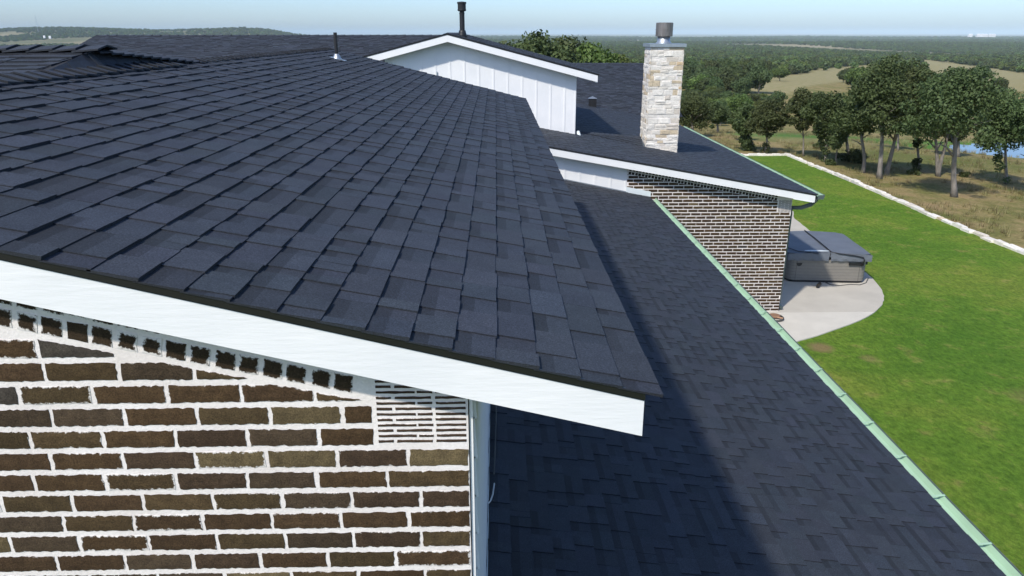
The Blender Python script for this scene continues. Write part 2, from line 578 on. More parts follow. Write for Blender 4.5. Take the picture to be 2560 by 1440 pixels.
# ------------------------------------------------------------------ house: frame of reference
# main block: eave x=0.53, ridge x=-2.97, rake y=2.2 .. 14.0, pitch 3:12
MS = 0.2505
EX, EZ = 0.535, zrel(-1.147)
RX = -2.97
RZ = EZ + MS * (EX - RX)
Y0, Y1 = 2.20, 14.02
YN = 2.32                                   # face of the near brick wall
KN = YN / 2.4                               # scale of measurements taken at 2.4 m
YW = 18.3                                   # face of the wing's wall
WS = 0.180                                  # wing roof pitch
WX, WZ = 7.99, zrel(-3.81)                  # wing eave
YG = 21.65                                  # face of the white upper gable
house = empty("house", (2.0, 18.0, 0.0), "large brick and white board house with dark shingle roofs", "house")

SH, BR = [], []                             # every shingle / brick piece: (priority area, MB args, parent)
BASE = np.array([0.0325, 0.0405, 0.054])
def clip_poly(P, Q):
    """Sutherland-Hodgman: polygon P by convex polygon Q (counter-clockwise), 2-D"""
    out = [np.asarray(p, float) for p in P]
    for i in range(len(Q)):
        a, b = np.asarray(Q[i], float), np.asarray(Q[(i + 1) % len(Q)], float)
        e = b - a
        src, out = out, []
        for j in range(len(src)):
            p, q = src[j], src[(j + 1) % len(src)]
            sp = e[0] * (p[1] - a[1]) - e[1] * (p[0] - a[0]); sq = e[0] * (q[1] - a[1]) - e[1] * (q[0] - a[0])
            if sp >= 0: out.append(p)
            if (sp >= 0) != (sq >= 0): out.append(p + (q - p) * (sp / (sp - sq)))
        if len(out) < 3: return []
    return out

def shingles(parent, O, U, V, poly, vis=None, tone=1.0, expo=0.143, wmul=1.0, mottle=1.0):
    """courses of laminated shingle tabs; O eave corner, U along the eave, V up the slope, poly convex ccw in (u, v)"""
    O, U, V = (np.asarray(a, float) for a in (O, U, V))
    N = np.cross(U, V)
    us = [p[0] for p in poly]; vs = [p[1] for p in poly]
    i0, i1 = int(math.floor(min(vs) / expo)), int(math.ceil(max(vs) / expo))
    for i in range(i0, i1):
        v0 = i * expo + rng.uniform(-.002, .002)
        u = min(us) - rng.uniform(0, 0.3)
        tooth = rng.random() < .5
        ctone = rng.uniform(.94, 1.06)
        while u < max(us):
            w = float(rng.choice([.075, .10, .13, .16, .20, .26])) * wmul
            w *= rng.uniform(.85, 1.15)
            ua, ub = u, u + w
            u = ub
            tooth = not tooth if rng.random() < .82 else tooth
            g = tone * ctone * (1 + (mottle - 1) * rng.uniform(-.35, .35)) * (rng.uniform(.90, 1.15) if tooth else rng.uniform(.78, 1.05))
            tint = np.array([1 + rng.uniform(-.04, .05), 1 + rng.uniform(-.02, .02), 1 + rng.uniform(-.04, .05)])
            col = BASE * g * tint
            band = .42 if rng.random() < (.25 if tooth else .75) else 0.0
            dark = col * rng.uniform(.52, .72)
            t = .0045 if tooth else 0.0
            wob = rng.uniform(-.003, .003)
            gap = .0012
            rect = [(ua + gap, v0 + wob), (ub - gap, v0 + wob + rng.uniform(-.0015, .0015)), (ub - gap, v0 + expo + .012), (ua + gap, v0 + expo + .012)]
            P = clip_poly(rect, poly)
            if len(P) < 3: continue
            lift = rng.uniform(0, .0025)
            def top(p):
                s = (p[1] - v0) / expo
                return O + U * p[0] + V * p[1] + N * (.0105 + t + lift - (.0075 + lift) * s)
            def bot(p):
                s = (p[1] - v0) / expo
                return O + U * p[0] + V * p[1] + N * (.0015 - .003 * s)
            mb = ([], [], [])
            vb = v0 + expo * (1 - band)
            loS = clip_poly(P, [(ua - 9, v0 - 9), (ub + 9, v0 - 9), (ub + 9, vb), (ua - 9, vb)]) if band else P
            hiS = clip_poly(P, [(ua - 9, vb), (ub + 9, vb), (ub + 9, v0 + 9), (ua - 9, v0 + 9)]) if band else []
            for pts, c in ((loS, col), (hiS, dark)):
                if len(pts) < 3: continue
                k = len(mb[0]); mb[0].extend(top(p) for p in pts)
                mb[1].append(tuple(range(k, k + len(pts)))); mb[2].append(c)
            n = len(P); k = len(mb[0])
            mb[0].extend(top(p) for p in P); mb[0].extend(bot(p) for p in P)
            for j in range(n):
                j2 = (j + 1) % n
                mb[1].append((k + n + j, k + n + j2, k + j2, k + j)); mb[2].append(col * .5)
            area = 0.0
            if vis is not None:
                q = [px(top(p)) for p in P]
                cx, cy = sum(a[0] for a in q) / n, sum(a[1] for a in q) / n
                if 0 < cx < 2560 and 0 < cy < 1440 and vis(cx, cy):
                    area = abs(sum(q[j][0] * q[(j + 1) % n][1] - q[(j + 1) % n][0] * q[j][1] for j in range(n))) / 2
            SH.append((area, mb, parent))

def cap_line(parent, A, B, sideL, sideR, expo=.15, half=.14, name="ridge_cap", tone=1.0, rise=.02):
    """overlapping ridge cap shingles from A to B; each its own piece"""
    A, B, sl, sr = (np.asarray(a, float) for a in (A, B, sideL, sideR))
    d = B - A; L = np.linalg.norm(d); d /= L
    n = int(L / expo)
    for i in range(n):
        a = A + d * (i * expo); b = a + d * (expo + .03)
        up = np.array([0, 0, 1.0])
        h0, h1 = rise + .014 + rng.uniform(0, .006), rise
        g = tone * rng.uniform(.85, 1.2)
        c = BASE * g * np.array([1 + rng.uniform(-.04, .06), 1, 1 + rng.uniform(-.05, .05)])
        hw = half * rng.uniform(.96, 1.04)
        v = [a + sl * hw + up * h0, a + up * (h0 + .004), a + sr * hw + up * h0, b + sl * hw + up * h1, b + up * (h1 + .004), b + sr * hw + up * h1]
        v += [p - up * .012 for p in v[:]]
        f = [(0, 1, 4, 3), (1, 2, 5, 4), (0, 6, 7, 1), (1, 7, 8, 2), (0, 3, 9, 6), (2, 8, 11, 5)]
        mk(name, v, f, M["shingle"], parent, [c, c, c * .45, c * .45, c * .6, c * .6])

def unit(v):
    v = np.asarray(v, float); return v / np.linalg.norm(v)

# ------------------------------------------------------------------ main roof
EXD, EZD = EX - .046, EZ + .046 * MS
main_roof = mk("main_roof", [(EXD, Y0 + .01, EZD - .03), (RX, Y0 + .01, RZ - .03), (2 * RX - EX, Y0 + .01, EZ - .03), (EXD, Y1, EZD - .03), (RX, Y1, RZ - .03), (2 * RX - EX, Y1, EZ - .03),
                             (EXD, Y0 + .01, EZD), (RX, Y0 + .01, RZ), (2 * RX - EX, Y0 + .01, EZ), (EXD, Y1, EZD), (RX, Y1, RZ), (2 * RX - EX, Y1, EZ)],
               [(6, 9, 10, 7), (7, 10, 11, 8), (0, 1, 4, 3), (1, 2, 5, 4), (0, 6, 7, 1), (1, 7, 8, 2), (3, 4, 10, 9), (4, 5, 11, 10), (0, 3, 9, 6), (2, 8, 11, 5)], M["deck"], house)
Vm = unit((-1, 0, MS)); Lm = math.hypot(EX - RX, RZ - EZ)
shingles(main_roof, (EX + .012, Y0, EZ - .003), (0, 1, 0), Vm, [(0, 0), (Y1 - Y0, 0), (Y1 - Y0, Lm + .01), (0, Lm + .01)], vis=lambda x, y: True)
# left slope, mostly out of sight
Vl = unit((1, 0, MS))
shingles(main_roof, (2 * RX - EX - .012, Y1, EZ - .003), (0, -1, 0), Vl, [(0, Lm - 1.6), (Y1 - Y0, Lm - 1.6), (Y1 - Y0, Lm), (0, Lm)], tone=1.0)
cap_line(main_roof, (RX, Y0, RZ), (RX, 7.25, RZ), unit((-1, 0, -MS)), unit((1, 0, -MS)), .145, .14)
# beyond the cross ridge the ridge shows a plain toothed edge
cap_line(main_roof, (RX, 7.6, RZ), (RX, Y1, RZ), unit((-1, 0, -MS)), unit((1, 0, -MS)), .145, .10, rise=.008)

# cross roof on the left: low ridge running left, small hip end towards the main ridge
CRY, CRZ = 6.0, zrel(-.125)
E = np.array([-3.08, CRY, CRZ]); A_ = np.array([RX, 5.05, RZ + .004]); B_ = np.array([RX, 7.55, RZ + .004])
CS = (CRZ - RZ) / (CRY - 5.05)
far = -11.0
cross = MB()
nv = [E, A_, B_, np.array([far, CRY, CRZ]), np.array([far, CRY - 3.4, CRZ - 3.4 * CS]), np.array([far, CRY + 3.4, CRZ - 3.4 * CS]), np.array([RX - .2, 2.9, RZ - .2]), np.array([RX - .2, CRY + 3.3, CRZ - 3.3 * CS])]
cross.add([p - np.array([0, 0, .012]) for p in nv], [(1, 2, 0), (0, 3, 4, 6, 1), (0, 2, 7, 5, 3)])
cross_roof = cross.make("cross_roof", M["deck"], house)
Vc = unit((0, 1, CS)); Lc = 3.4 * math.sqrt(1 + CS * CS)
shingles(cross_roof, (far, CRY - 3.4, CRZ - 3.4 * CS - .012), (1, 0, 0), Vc, [(0, Lc - 1.3), (E[0] - far - .02, Lc - 1.3), (E[0] - far, Lc), (0, Lc)], vis=lambda x, y: x < 480 and y < 200, wmul=1.1)
Uh = unit(B_ - A_); Vh = unit(E - (A_ + B_) / 2)
Lh = np.linalg.norm(E - (A_ + B_) / 2)
shingles(cross_roof, A_, Uh, unit(np.array([E[0] - RX, 0, E[2] - A_[2]])), [(0, 0), (2.5, 0), (.95, .178)], tone=1.05)
cap_line(cross_roof, E + np.array([.12, 0, 0]), np.array([far + 5, CRY, CRZ]), unit((0, -1, -CS)), unit((0, 1, -CS)), .17, .15, tone=1.08)
cap_line(cross_roof, B_ + (0, .1, -.0), E, unit((.9, -.3, -.2)), unit((-.4, .9, -.3)), .15, .09, rise=.004)

# ------------------------------------------------------------------ near rake board and drip edge
bx = 0.49
def rake(name_mat, xa, xb, y, thick, zoff_top, zoff_bot, parent, name, mat, slope=MS, x0=EX, z0=EZ):
    za, zb = z0 + slope * (x0 - xa), z0 + slope * (x0 - xb)
    mb = MB()
    mb.prism([(xa, y, za + zoff_bot), (xb, y, zb + zoff_bot), (xb, y, zb + zoff_top), (xa, y, za + zoff_top)], (0, thick, 0))
    return mb.make(name, mat, parent)
rake("", RX, bx, Y0 + .012, .02, -.018, -.165, house, "rake_board", M["white"])
rake("", RX, bx + .001, Y0 + .004, .006, .004, -.024, house, "drip_edge", M["drip"])
rake("", 2 * RX - EX, RX - .002, Y0 + .012, .02, -.018, -.152, house, "rake_board", M["white"], -MS, 2 * RX - EX, EZ)
rake("", RX, bx, Y1 - .035, .02, -.018, -.152, house, "rake_board", M["white"])
# small end piece of the eave board seen at the board's lower corner
MB().prism([(bx - .03, Y0 + .033, EZ - .140), (bx - .012, Y0 + .033, EZ - .140), (bx - .012, Y0 + .033, EZ - .035), (bx - .03, Y0 + .033, EZ - .035)], (0, Y1 - Y0 - .08, 0)).make("eave_board", M["white"], house)
# soffit
MB().prism([(bx - .04, YN, EZ - .17), (bx - .04, YN, EZ - .16), (-.09, YN, EZ - .03), (-.09, YN, EZ - .04)], (0, Y1 - YN - .1, 0)).make("soffit", M["white"], house)

# ------------------------------------------------------------------ near brick wall
XC = -.1095 * KN                            # its right-hand corner
def top_line(x): return EZ + MS * (EX - x)  # underside of roof above the wall
gable_wall = MB().prism([(XC, YN, zrel(-4.0)), (XC, YN, top_line(XC) - .05), (RX, YN, RZ - .05), (2 * RX + .11, YN, top_line(XC) - .05), (2 * RX + .11, YN, zrel(-4.0))], (0, 0.12, 0)).make("gable_wall", M["mortar"], house)
BCOLS = [np.array(c) for c in ((.062, .040, .023), (.056, .036, .022), (.066, .046, .026), (.058, .042, .024), (.050, .034, .024), (.056, .041, .029))]
def brick_col():
    r = rng.random()
    if r < .05: return np.array((.105, .082, .048)) * rng.uniform(.85, 1.15)
    if r < .10: return np.array((.052, .046, .042)) * rng.uniform(.9, 1.1)
    return BCOLS[rng.integers(len(BCOLS))] * rng.uniform(.85, 1.2)
def brick_piece(poly, y, depth, col, jit, n_seg, smear=1.0):
    """ragged brick face: outline polygon (x,z) in the plane y, proud by depth"""
    out = []
    for i in range(len(poly)):
        p, q = np.array(poly[i], float), np.array(poly[(i + 1) % len(poly)], float)
        k = max(1, int(np.linalg.norm(q - p) / n_seg))
        for s in range(k):
            out.append(p + (q - p) * s / k + rng.uniform(-jit, jit, 2))
    c = sum(out) / len(out)
    n = len(out)
    wv = min(max(p[1] for p in poly) - min(p[1] for p in poly), max(p[0] for p in poly) - min(p[0] for p in poly))
    inn = []
    for p in out:
        d = c - p; L = np.linalg.norm(d) + 1e-9
        # inset mostly along the short direction
        inn.append(p + np.array([np.sign(d[0]) * min(abs(d[0]) * .8, wv * .27), np.sign(d[1]) * min(abs(d[1]) * .8, wv * .27)]))
    tilt = rng.uniform(-.0006, .0006, 2)
    V, Ed = [], []
    for p in out: V.append((p[0], y + .002, p[1])); Ed.append(1.0 * smear)
    for p in out: V.append((p[0], y - depth * .55, p[1])); Ed.append(1.0 * smear)
    for p in inn: V.append((p[0], y - depth + tilt[0], p[1])); Ed.append(.45 * smear)
    V.append((c[0], y - depth, c[1])); Ed.append(.15 * smear)
    F = []
    for i in range(n):
        j = (i + 1) % n
        F.append((i, j, n + j, n + i)); F.append((n + i, n + j, 2 * n + j, 2 * n + i)); F.append((2 * n + i, 2 * n + j, 3 * n))
    return V, F, [col] * len(F), Ed
def add_brick(parent, poly, y, depth=.0035, jit=.0028, n_seg=.013, smear=1.0, col=None):
    smear *= rng.choice([.85, .95, 1.0, 1.0, 1.05, 1.2])
    # polygons are given counter-clockwise as seen from -y
    V, F, C, Ed = brick_piece(poly, y, depth, brick_col() if col is None else col, jit, n_seg, smear)
    q = [px((p[0], y, p[1])) for p in poly]; n = len(q)
    cx, cy = sum(a[0] for a in q) / n, sum(a[1] for a in q) / n
    area = abs(sum(q[j][0] * q[(j + 1) % n][1] - q[(j + 1) % n][0] * q[j][1] for j in range(n))) / 2
    if not (-30 < cx < 2560 and 0 < cy < 1450): area = 0
    BR.append([area, (V, F, C, Ed), parent, (cx, cy)])
# joints read off the photograph, row by row (row height, first joint), metres at 2.4 m
ROWZ0, CH, PIT = -1.039, .0905, .2612
first = {0: -1.60, 1: -1.596, 2: -1.703, 3: -1.608, 4: -1.70, 5: -1.642, 6: -1.723, 7: -1.60, 8: -1.65, 9: -1.608, 10: -1.712, 11: -1.60, 12: -1.67, 13: -1.61, 14: -1.72, 15: -1.65, 16: -1.60, 17: -1.70, 18: -1.63, 19: -1.71}
HB = .0335                                   # half brick height
headers_under = lambda x: (-1.014 - .0585 + (-.2505) * (x + 1.291) * 0.905)   # lower edge of the header course (2.4 m units)
PANEL = (-.447, -1.437)
half_plane_clip = lambda poly: clip_poly(poly, [(-9, -9), (9, -9), (9, headers_under(9)), (-9, headers_under(-9))])
for r in range(20):
    z = ROWZ0 - CH * r
    x = first[r] - 9 * PIT
    while x < -.1:
        a, b = x + .0075, x + PIT - .0075 + rng.uniform(-.003, .003)
        x += PIT
        if a > -.15 or b < -4.0: continue
        b = -.1125 if b > -.165 else b
        if b - a < .03: continue
        if z > PANEL[1]:                    # stop at the sliver panel
            if a > PANEL[0] - .03: continue
            b = min(b, PANEL[0] - .012)
            if b - a < .03: continue
        poly = [(a, z - HB), (b, z - HB), (b, z + HB), (a, z + HB)]
        poly = half_plane_clip(poly)
        if len(poly) < 3 or max(p[1] for p in poly) - min(p[1] for p in poly) < .012: continue
        poly = [(p[0] * KN, CZ + p[1] * KN) for p in poly]
        add_brick(gable_wall, poly, YN)
# header course parallel to the rake, and the one above it that the board almost hides
s_ = math.hypot(1, .227)
dr = np.array([1, -.227]) / s_; nr_ = np.array([.227, 1]) / s_
for k in range(-16, 16):
    for lev in (0, 1):
        c = np.array([-1.291, -1.014]) + dr * (k * .0842 + rng.uniform(-.003, .003)) + nr_ * (lev * .0845)
        if c[0] > -.475: continue
        hw, hh = .0335, .033
        poly = [c - dr * hw - nr_ * hh + np.array([.004, 0]), c + dr * hw - nr_ * hh + np.array([.004, 0]), c + dr * hw + nr_ * hh, c - dr * hw + nr_ * hh]
        poly = [(p[0] * KN, CZ + p[1] * KN) for p in poly]
        add_brick(gable_wall, poly, YN, .0035, .002, .02, 1.15, col=np.array((.038, .027, .018)) * rng.uniform(.85, 1.2))
# sliver panel at the corner
for r in range(16):
    z = -1.421 + r * .0222
    segs = [(-.440, -.385), (-.372, -.242), (-.228, -.118)] if r % 2 == 0 else [(-.440, -.300), (-.292, -.238), (-.226, -.118)]
    for a, b in segs:
        b = min(b, -.115)
        poly = [(a, z - .0048), (b, z - .0048), (b, z + .0048), (a, z + .0048)]
        add_brick(gable_wall, [(p[0] * KN, CZ + p[1] * KN) for p in poly], YN, .003, .0011, .02, .95, col=np.array((.055, .038, .028)) * rng.uniform(.8, 1.2))

# corner trim, lap siding on the side wall, step flashing, cable
XS = -.086
LS, LGX, LGZ = 0.205, 3.84, zrel(-3.915)    # lower roof: pitch and eave line
def lower_z(x): return LGZ + LS * (LGX - x)
MB().box((XC + .004, YN + .012, zrel(-3.25)), (XS - .004, YN + .05, top_line(XS) - .06)).make("corner_trim", M["white_v"], house)
siding = MB().box((XC + .006, YN + .055, zrel(-3.5)), (XS - .004, Y1 - .3, top_line(XS) - .06)).make("siding_wall", M["white_siding"], house)
zc = lower_z(XS) - .02
for k in range(12):
    za = zc + k * .165
    MB().prism([(XS - .004, YN + .052, za), (XS + .010, YN + .052, za), (XS + .001, YN + .052, za + .172), (XS - .004, YN + .052, za + .172)], (0, Y1 - YN - .4, 0)).make("clapboard", M["white_siding"], siding)
for k in range(26):
    ya = YN - .2 + k * .21
    zl = lower_z(XS)
    xo = XS + .011 + .003 * (k % 2)
    MB().prism([(xo, ya, zl + .008), (xo + .0025, ya, zl + .008), (xo + .0025 , ya, zl + .105), (xo, ya, zl + .115)], (0, .245, 0)).make("step_flashing", M["flash"], house)

# ------------------------------------------------------------------ lower roof with its gutter
LY0, LY1 = .6, 18.0
lower_roof = mk("lower_roof", [(LGX, LY0, LGZ), (LGX, LY1 + .29, LGZ), (XC, LY1 + .29, lower_z(XC)), (XC, LY0, lower_z(XC))] + [(LGX, LY0, LGZ - .03), (LGX, LY1 + .29, LGZ - .03), (XC, LY1 + .29, lower_z(XC) - .03), (XC, LY0, lower_z(XC) - .03)],
                [(0, 1, 2, 3), (7, 6, 5, 4), (0, 4, 5, 1), (1, 5, 6, 2), (2, 6, 7, 3), (3, 7, 4, 0)], M["deck"], house)
Vw = unit((-1, 0, LS)); Lw = (LGX - XS) * math.sqrt(1 + LS * LS)
HIDE = [(0, 0), (1322, 245), (1360, 335), (1436, 500), (1560, 795), (1650, 995), (1616, 1092), (1226, 1002), (1226, 1440), (-10, 1440)]
shingles(lower_roof, (LGX + .015, LY0, LGZ - .003), (0, 1, 0), Vw, [(0, 0), (LY1 + .28 - LY0, 0), (LY1 + .28 - LY0, Lw), (0, Lw)], vis=lambda x, y: not in_poly(x, y, HIDE), tone=.84)

def gutter(x, z, ya, yb, name, spacing=.66):
    w, d = .150, .11
    ins = [(x - .045, z - .012), (x - .01, z - .03), (x + .005, z - .06), (x + w - .02, z - .06), (x + w, z - .004)]
    mb = MB()
    n = 30
    ys = np.linspace(ya, yb, n)
    V, F = [], []
    for yy in ys:
        wob = .0025 * math.sin(yy * 2.1) + .0015 * math.sin(yy * 5.3)
        V.extend((a + wob, yy, b) for a, b in ins)
    k = len(ins)
    for i in range(n - 1):
        for j in range(k - 1):
            F.append((i * k + j, (i + 1) * k + j, (i + 1) * k + j + 1, i * k + j + 1))
    g = mk(name, V, F, M["green"], house)
    ob = MB()
    for i in range(n - 1):
        wob0 = .0025 * math.sin(ys[i] * 2.1) + .0015 * math.sin(ys[i] * 5.3); wob1 = .0025 * math.sin(ys[i + 1] * 2.1) + .0015 * math.sin(ys[i + 1] * 5.3)
        P0 = [(x + w + .001 + wob0, ys[i], z), (x + w + .012 + wob0, ys[i], z + .004), (x + w + .014 + wob0, ys[i], z - .03), (x + w - .008 + wob0, ys[i], z - d), (x - .01 + wob0, ys[i], z - d)]
        P1 = [(x + w + .001 + wob1, ys[i + 1], z), (x + w + .012 + wob1, ys[i + 1], z + .004), (x + w + .014 + wob1, ys[i + 1], z - .03), (x + w - .008 + wob1, ys[i + 1], z - d), (x - .01 + wob1, ys[i + 1], z - d)]
        ob.add(P0 + P1, [(j, j + 1, 5 + j + 1, 5 + j) for j in range(4)])
    ob.make("gutter_front", M["gutter_out"], g)
    MB().prism([(x - .01, ya - .002, z - d), (x + w - .008, ya - .002, z - d), (x + w + .014, ya - .002, z - .03), (x + w + .012, ya - .002, z + .006), (x - .01, ya - .002, z - .004)], (0, -.003, 0)).make("end_cap", M["gutter_out"], g)
    y = ya + .35
    while y < yb - .2:
        MB().prism([(x - .02, y, z - .008), (x + w + .004, y + .004, z + .004), (x + w + .004, y + .024, z + .004), (x - .02, y + .02, z - .008)], (0, 0, -.004)).make("hanger", M["green"], g)
        y += spacing
    return g
gutter(LGX + .005, LGZ - .006, LY0, LY1 + .26, "gutter")
box_obj("fascia_board", (LGX - .035, LY0, LGZ - .2), (LGX - .008, LY1 + .25, LGZ - .035), M["white"], house)
box_obj("ground_floor_wall", (LGX - .5, LY0 + .2, -.2), (LGX - .4, YW, LGZ - .05), M["mortar"], house)
# link roof behind the main block and the block's far wall
LKZ = lower_z(XC)
link_roof = MB().box((-7.5, Y1 - .45, LKZ - .05), (XC - .004, YW - .002, LKZ)).make("link_roof", M["deck"], house)
shingles(link_roof, (XC - .004, Y1 - .3, LKZ), (0, 1, 0), (-1, 0, 0), [(0, 0), (YW - Y1 + .29, 0), (YW - Y1 + .29, 4.0), (0, 4.0)], tone=.9)
MB().prism([(XS - .006, Y1 - .32, LKZ - .3), (XS - .006, Y1 - .32, top_line(XS) - .06), (RX, Y1 - .32, RZ - .06), (2 * RX - XS, Y1 - .32, top_line(XS) - .06), (2 * RX - XS, Y1 - .32, LKZ - .3)], (0, .08, 0)).make("rear_gable_wall", M["white_v"], house)
# thin cable hanging down the siding onto the lower roof
cbz = lambda x: lower_z(x) + .035
c1 = [at_z(*p, lower_z(0) + .03) for p in ((1241, 1000), (1240, 1060), (1238, 1120), (1235, 1190))]
MB().tube([(p[0], p[1], cbz(p[0])) for p in c1], .0055, 6).make("cable", M["cord"], house)
c2 = [at_z(*p, lower_z(0) + .03) for p in ((1236, 1212), (1232, 1240), (1226, 1258), (1218, 1268))]
MB().tube([(p[0], p[1], cbz(p[0])) for p in c2], .0055, 6).make("cable", M["pale_cord"], house)

# ------------------------------------------------------------------ wing: wall, rake, roof, gutter
def wing_z(x): return WZ + WS * (WX - x)
YR = YW - .30
WXC = 7.49                                  # wing corner
wing_wall = MB().prism([(3.25, YW, -.15), (WXC, YW, -.15), (WXC, YW, wing_z(WXC) - .06), (3.25, YW, wing_z(3.25) - .06)], (0, .15, 0)).make("wing_wall", M["mortar"], house)
wc, wp = .0868, .2535
z = .0 + wc / 2 + .01
r = 0
wing_top = lambda x: wing_z(x) - .20 - .175
half_w = [(0, -9), (12, -9), (12, wing_top(12)), (0, wing_top(0))]
while z < 4.6:
    off = (wp / 2 if r % 2 else 0) + rng.uniform(-.03, .03)
    x = WXC - 18 * wp - off
    while x < WXC:
        a, b = x + .008, x + wp - .008 + rng.uniform(-.004, .004)
        x += wp
        b = min(b, WXC - .002); a = max(a, 3.262)
        if b - a < .04: continue
        if z > zrel(-4.30) - .03:
            if a > 7.09: continue
            b = min(b, 7.12)
        poly = clip_poly([(a, z - .031), (b, z - .031), (b, z + .031), (a, z + .031)], half_w)
        if len(poly) < 3 or max(p[1] for p in poly) - min(p[1] for p in poly) < .012: continue
        # nothing below the lower roof or hidden under it
        if (a + b) / 2 < LGX + .15 and z < lower_z((a + b) / 2) - .1: continue
        q = px((.5 * (a + b), YW, z))
        if q[0] < 1560 + (q[1] - 470) * .93 and q[1] > 500: continue
        add_brick(wing_wall, poly, YW, .006, .003, .09, .8)
    z += wc; r += 1
dw = np.array([1, -WS]) / math.hypot(1, WS); nw = np.array([WS, 1]) / math.hypot(1, WS)
for lev in (0, 1):
    k = 0
    while True:
        c = np.array([3.32, wing_z(3.32) - .20 - .045 - .09]) + dw * (k * .0845 + rng.uniform(-.004, .004)) + nw * (lev * .085)
        k += 1
        if c[0] > 7.08: break
        hw = .031
        add_brick(wing_wall, [c - dw * hw - nw * hw, c + dw * hw - nw * hw, c + dw * hw + nw * hw, c - dw * hw + nw * hw], YW, .006, .003, .04, .8, col=np.array((.034, .027, .022)) * rng.uniform(.8, 1.2))
for r in range(13):
    z = zrel(-4.31) + r * .024
    for a, b in ([(7.15, 7.30), (7.315, 7.48)] if r % 2 else [(7.15, 7.21), (7.225, 7.40), (7.415, 7.48)]):
        if z > wing_z(b) - .22: continue
        add_brick(wing_wall, [(a, z - .0055), (b, z - .0055), (b, z + .0055), (a, z + .0055)], YW, .004, .001, .1, .9)
# white board and batten part of the wing wall
wbw = MB().prism([(-5.0, YW, zrel(-4.4)), (3.25, YW, zrel(-4.4)), (3.25, YW, wing_z(3.25) - .06), (-1.0, YW, wing_z(-1.0) - .06), (-5.0, YW, wing_z(-1.0) - .06)], (0, .1, 0)).make("board_and_batten_wall", M["white_v"], house)
x = 3.225
k = 0
while x > .3:
    w = .05 if k else .04
    MB().box((x - w / 2, YW - .011, lower_z(x) + .03), (x + w / 2, YW + .001, wing_z(x) - .12)).make("batten", M["white_v"], wbw)
    x -= .385; k += 1
# flashing where the lower roof meets the wing
MB().prism([(3.245, YW - .03, lower_z(3.245) + .01), (3.87, YW - .03, lower_z(3.87) + .02), (3.87, YW - .03, lower_z(3.87) + .15), (3.245, YW - .03, lower_z(3.245) + .145)], (0, .025, 0)).make("kickout_flashing", M["flash"], house)
MB().prism([(.3, YW - .03, lower_z(.3) + .01), (3.24, YW - .03, lower_z(3.24) + .01), (3.24, YW - .03, lower_z(3.24) + .035), (.3, YW - .03, lower_z(.3) + .035)], (0, .008, 0)).make("wall_flashing", M["galv"], house)
rake("", -1.0, WX - .05, YR + .012, .022, -.03, -.205, house, "rake_board", M["white"], WS, WX, WZ)
rake("", -1.0, WX - .03, YR + .004, .006, .004, -.036, house, "drip_edge", M["drip"], WS, WX, WZ)
MB().prism([(WX - .08, YR + .04, WZ - .21), (WX - .055, YR + .04, WZ - .21), (WX - .055, YR + .04, WZ - .04), (WX - .08, YR + .04, WZ - .04)], (0, 14.5, 0)).make("fascia_board", M["white"], house)
MB().prism([(WX - .09, YW - .3, WZ - .2), (WX - .09, YW - .3, WZ - .19), (WXC - .1, YW - .3, wing_z(WXC) - .19), (WXC - .1, YW - .3, wing_z(WXC) - .2)], (0, 14.8, 0)).make("soffit", M["white"], house)
WY1 = 37.0
VALX = lambda y: 0
wing_roof = mk("wing_roof", [(WX, YR, WZ - .02), (WX, 32.6, WZ - .02), (WX - .3, WY1, wing_z(WX - .3) - .02), (-1.0, WY1, wing_z(-1) - .02), (-1.0, YR, wing_z(-1) - .02)] + [(WX, YR, WZ), (WX, 32.6, WZ), (WX - .3, WY1, wing_z(WX - .3)), (-1.0, WY1, wing_z(-1)), (-1.0, YR, wing_z(-1))],
               [(5, 6, 7, 8, 9), (4, 3, 2, 1, 0), (0, 1, 6, 5), (1, 2, 7, 6), (2, 3, 8, 7), (3, 4, 9, 8), (4, 0, 5, 9)], M["deck"], house)
Vg = unit((-1, 0, WS)); Lg = (WX + 1.0) * math.sqrt(1 + WS * WS)
shingles(wing_roof, (WX + .015, YR, WZ - .003), (0, 1, 0), Vg, [(0, 0), (14.6, 0), (16.6, .3), (16.6, Lg - 2), (0, Lg - 1.6)], wmul=1.25, tone=.95)
gutter(WX + .005, WZ - .006, YR - .02, 32.5, "gutter", 1.2)
box_obj("side_wall", (WXC - .12, YW + .16, -.2), (WXC, 33.0, wing_z(WXC) - .2), M["mortar"], house)
# dark downspout elbow from the gutter to the wall
MB().tube([(WX + .03, YR + .12, WZ - .08), (WX + .03, YR + .13, WZ - .16), (WX - .05, YR + .2, WZ - .29), (WXC + .24, YW - .02, WZ - .39), (WXC + .06, YW + .12, WZ - .42), (WXC + .05, YW + .16, WZ - .58), (WXC + .05, YW + .18, .3), (WXC + .05, YW + .18, .12), (WXC + .12, YW + .1, .04)], .055, 10).make("downspout", M["gutter_out"], house, smooth=True)

# ------------------------------------------------------------------ white upper gable
GS = .257
GPX, GPZ = -1.315, zrel(-.02)
YGR = YG - .37
gz = lambda x: GPZ - GS * abs(x - GPX)
GXR, GXL = 2.86, -3.6
GWR = 2.28
gab = MB().prism([(-3.1, YG, zrel(-3.0)), (GWR, YG, zrel(-3.0)), (GWR, YG, gz(GWR) - .05), (GPX, YG, GPZ - .05), (-3.1, YG, gz(-3.1) - .05)], (0, .1, 0)).make("upper_gable_wall", M["white_v"], house)
x = GWR - .025
k = 0
while x > -3.1:
    w = .042
    MB().box((x - w / 2, YG - .011, zrel(-2.95)), (x + w / 2, YG + .001, gz(x) - .1)).make("batten", M["white_v"], gab)
    x -= .30 if k == 0 else .405
    k += 1
box_obj("side_wall", (GWR - .1, YG + .105, zrel(-3.3)), (GWR - .01, 30.5, gz(GWR) - .1), M["white_v"], house)
GY1 = 30.6
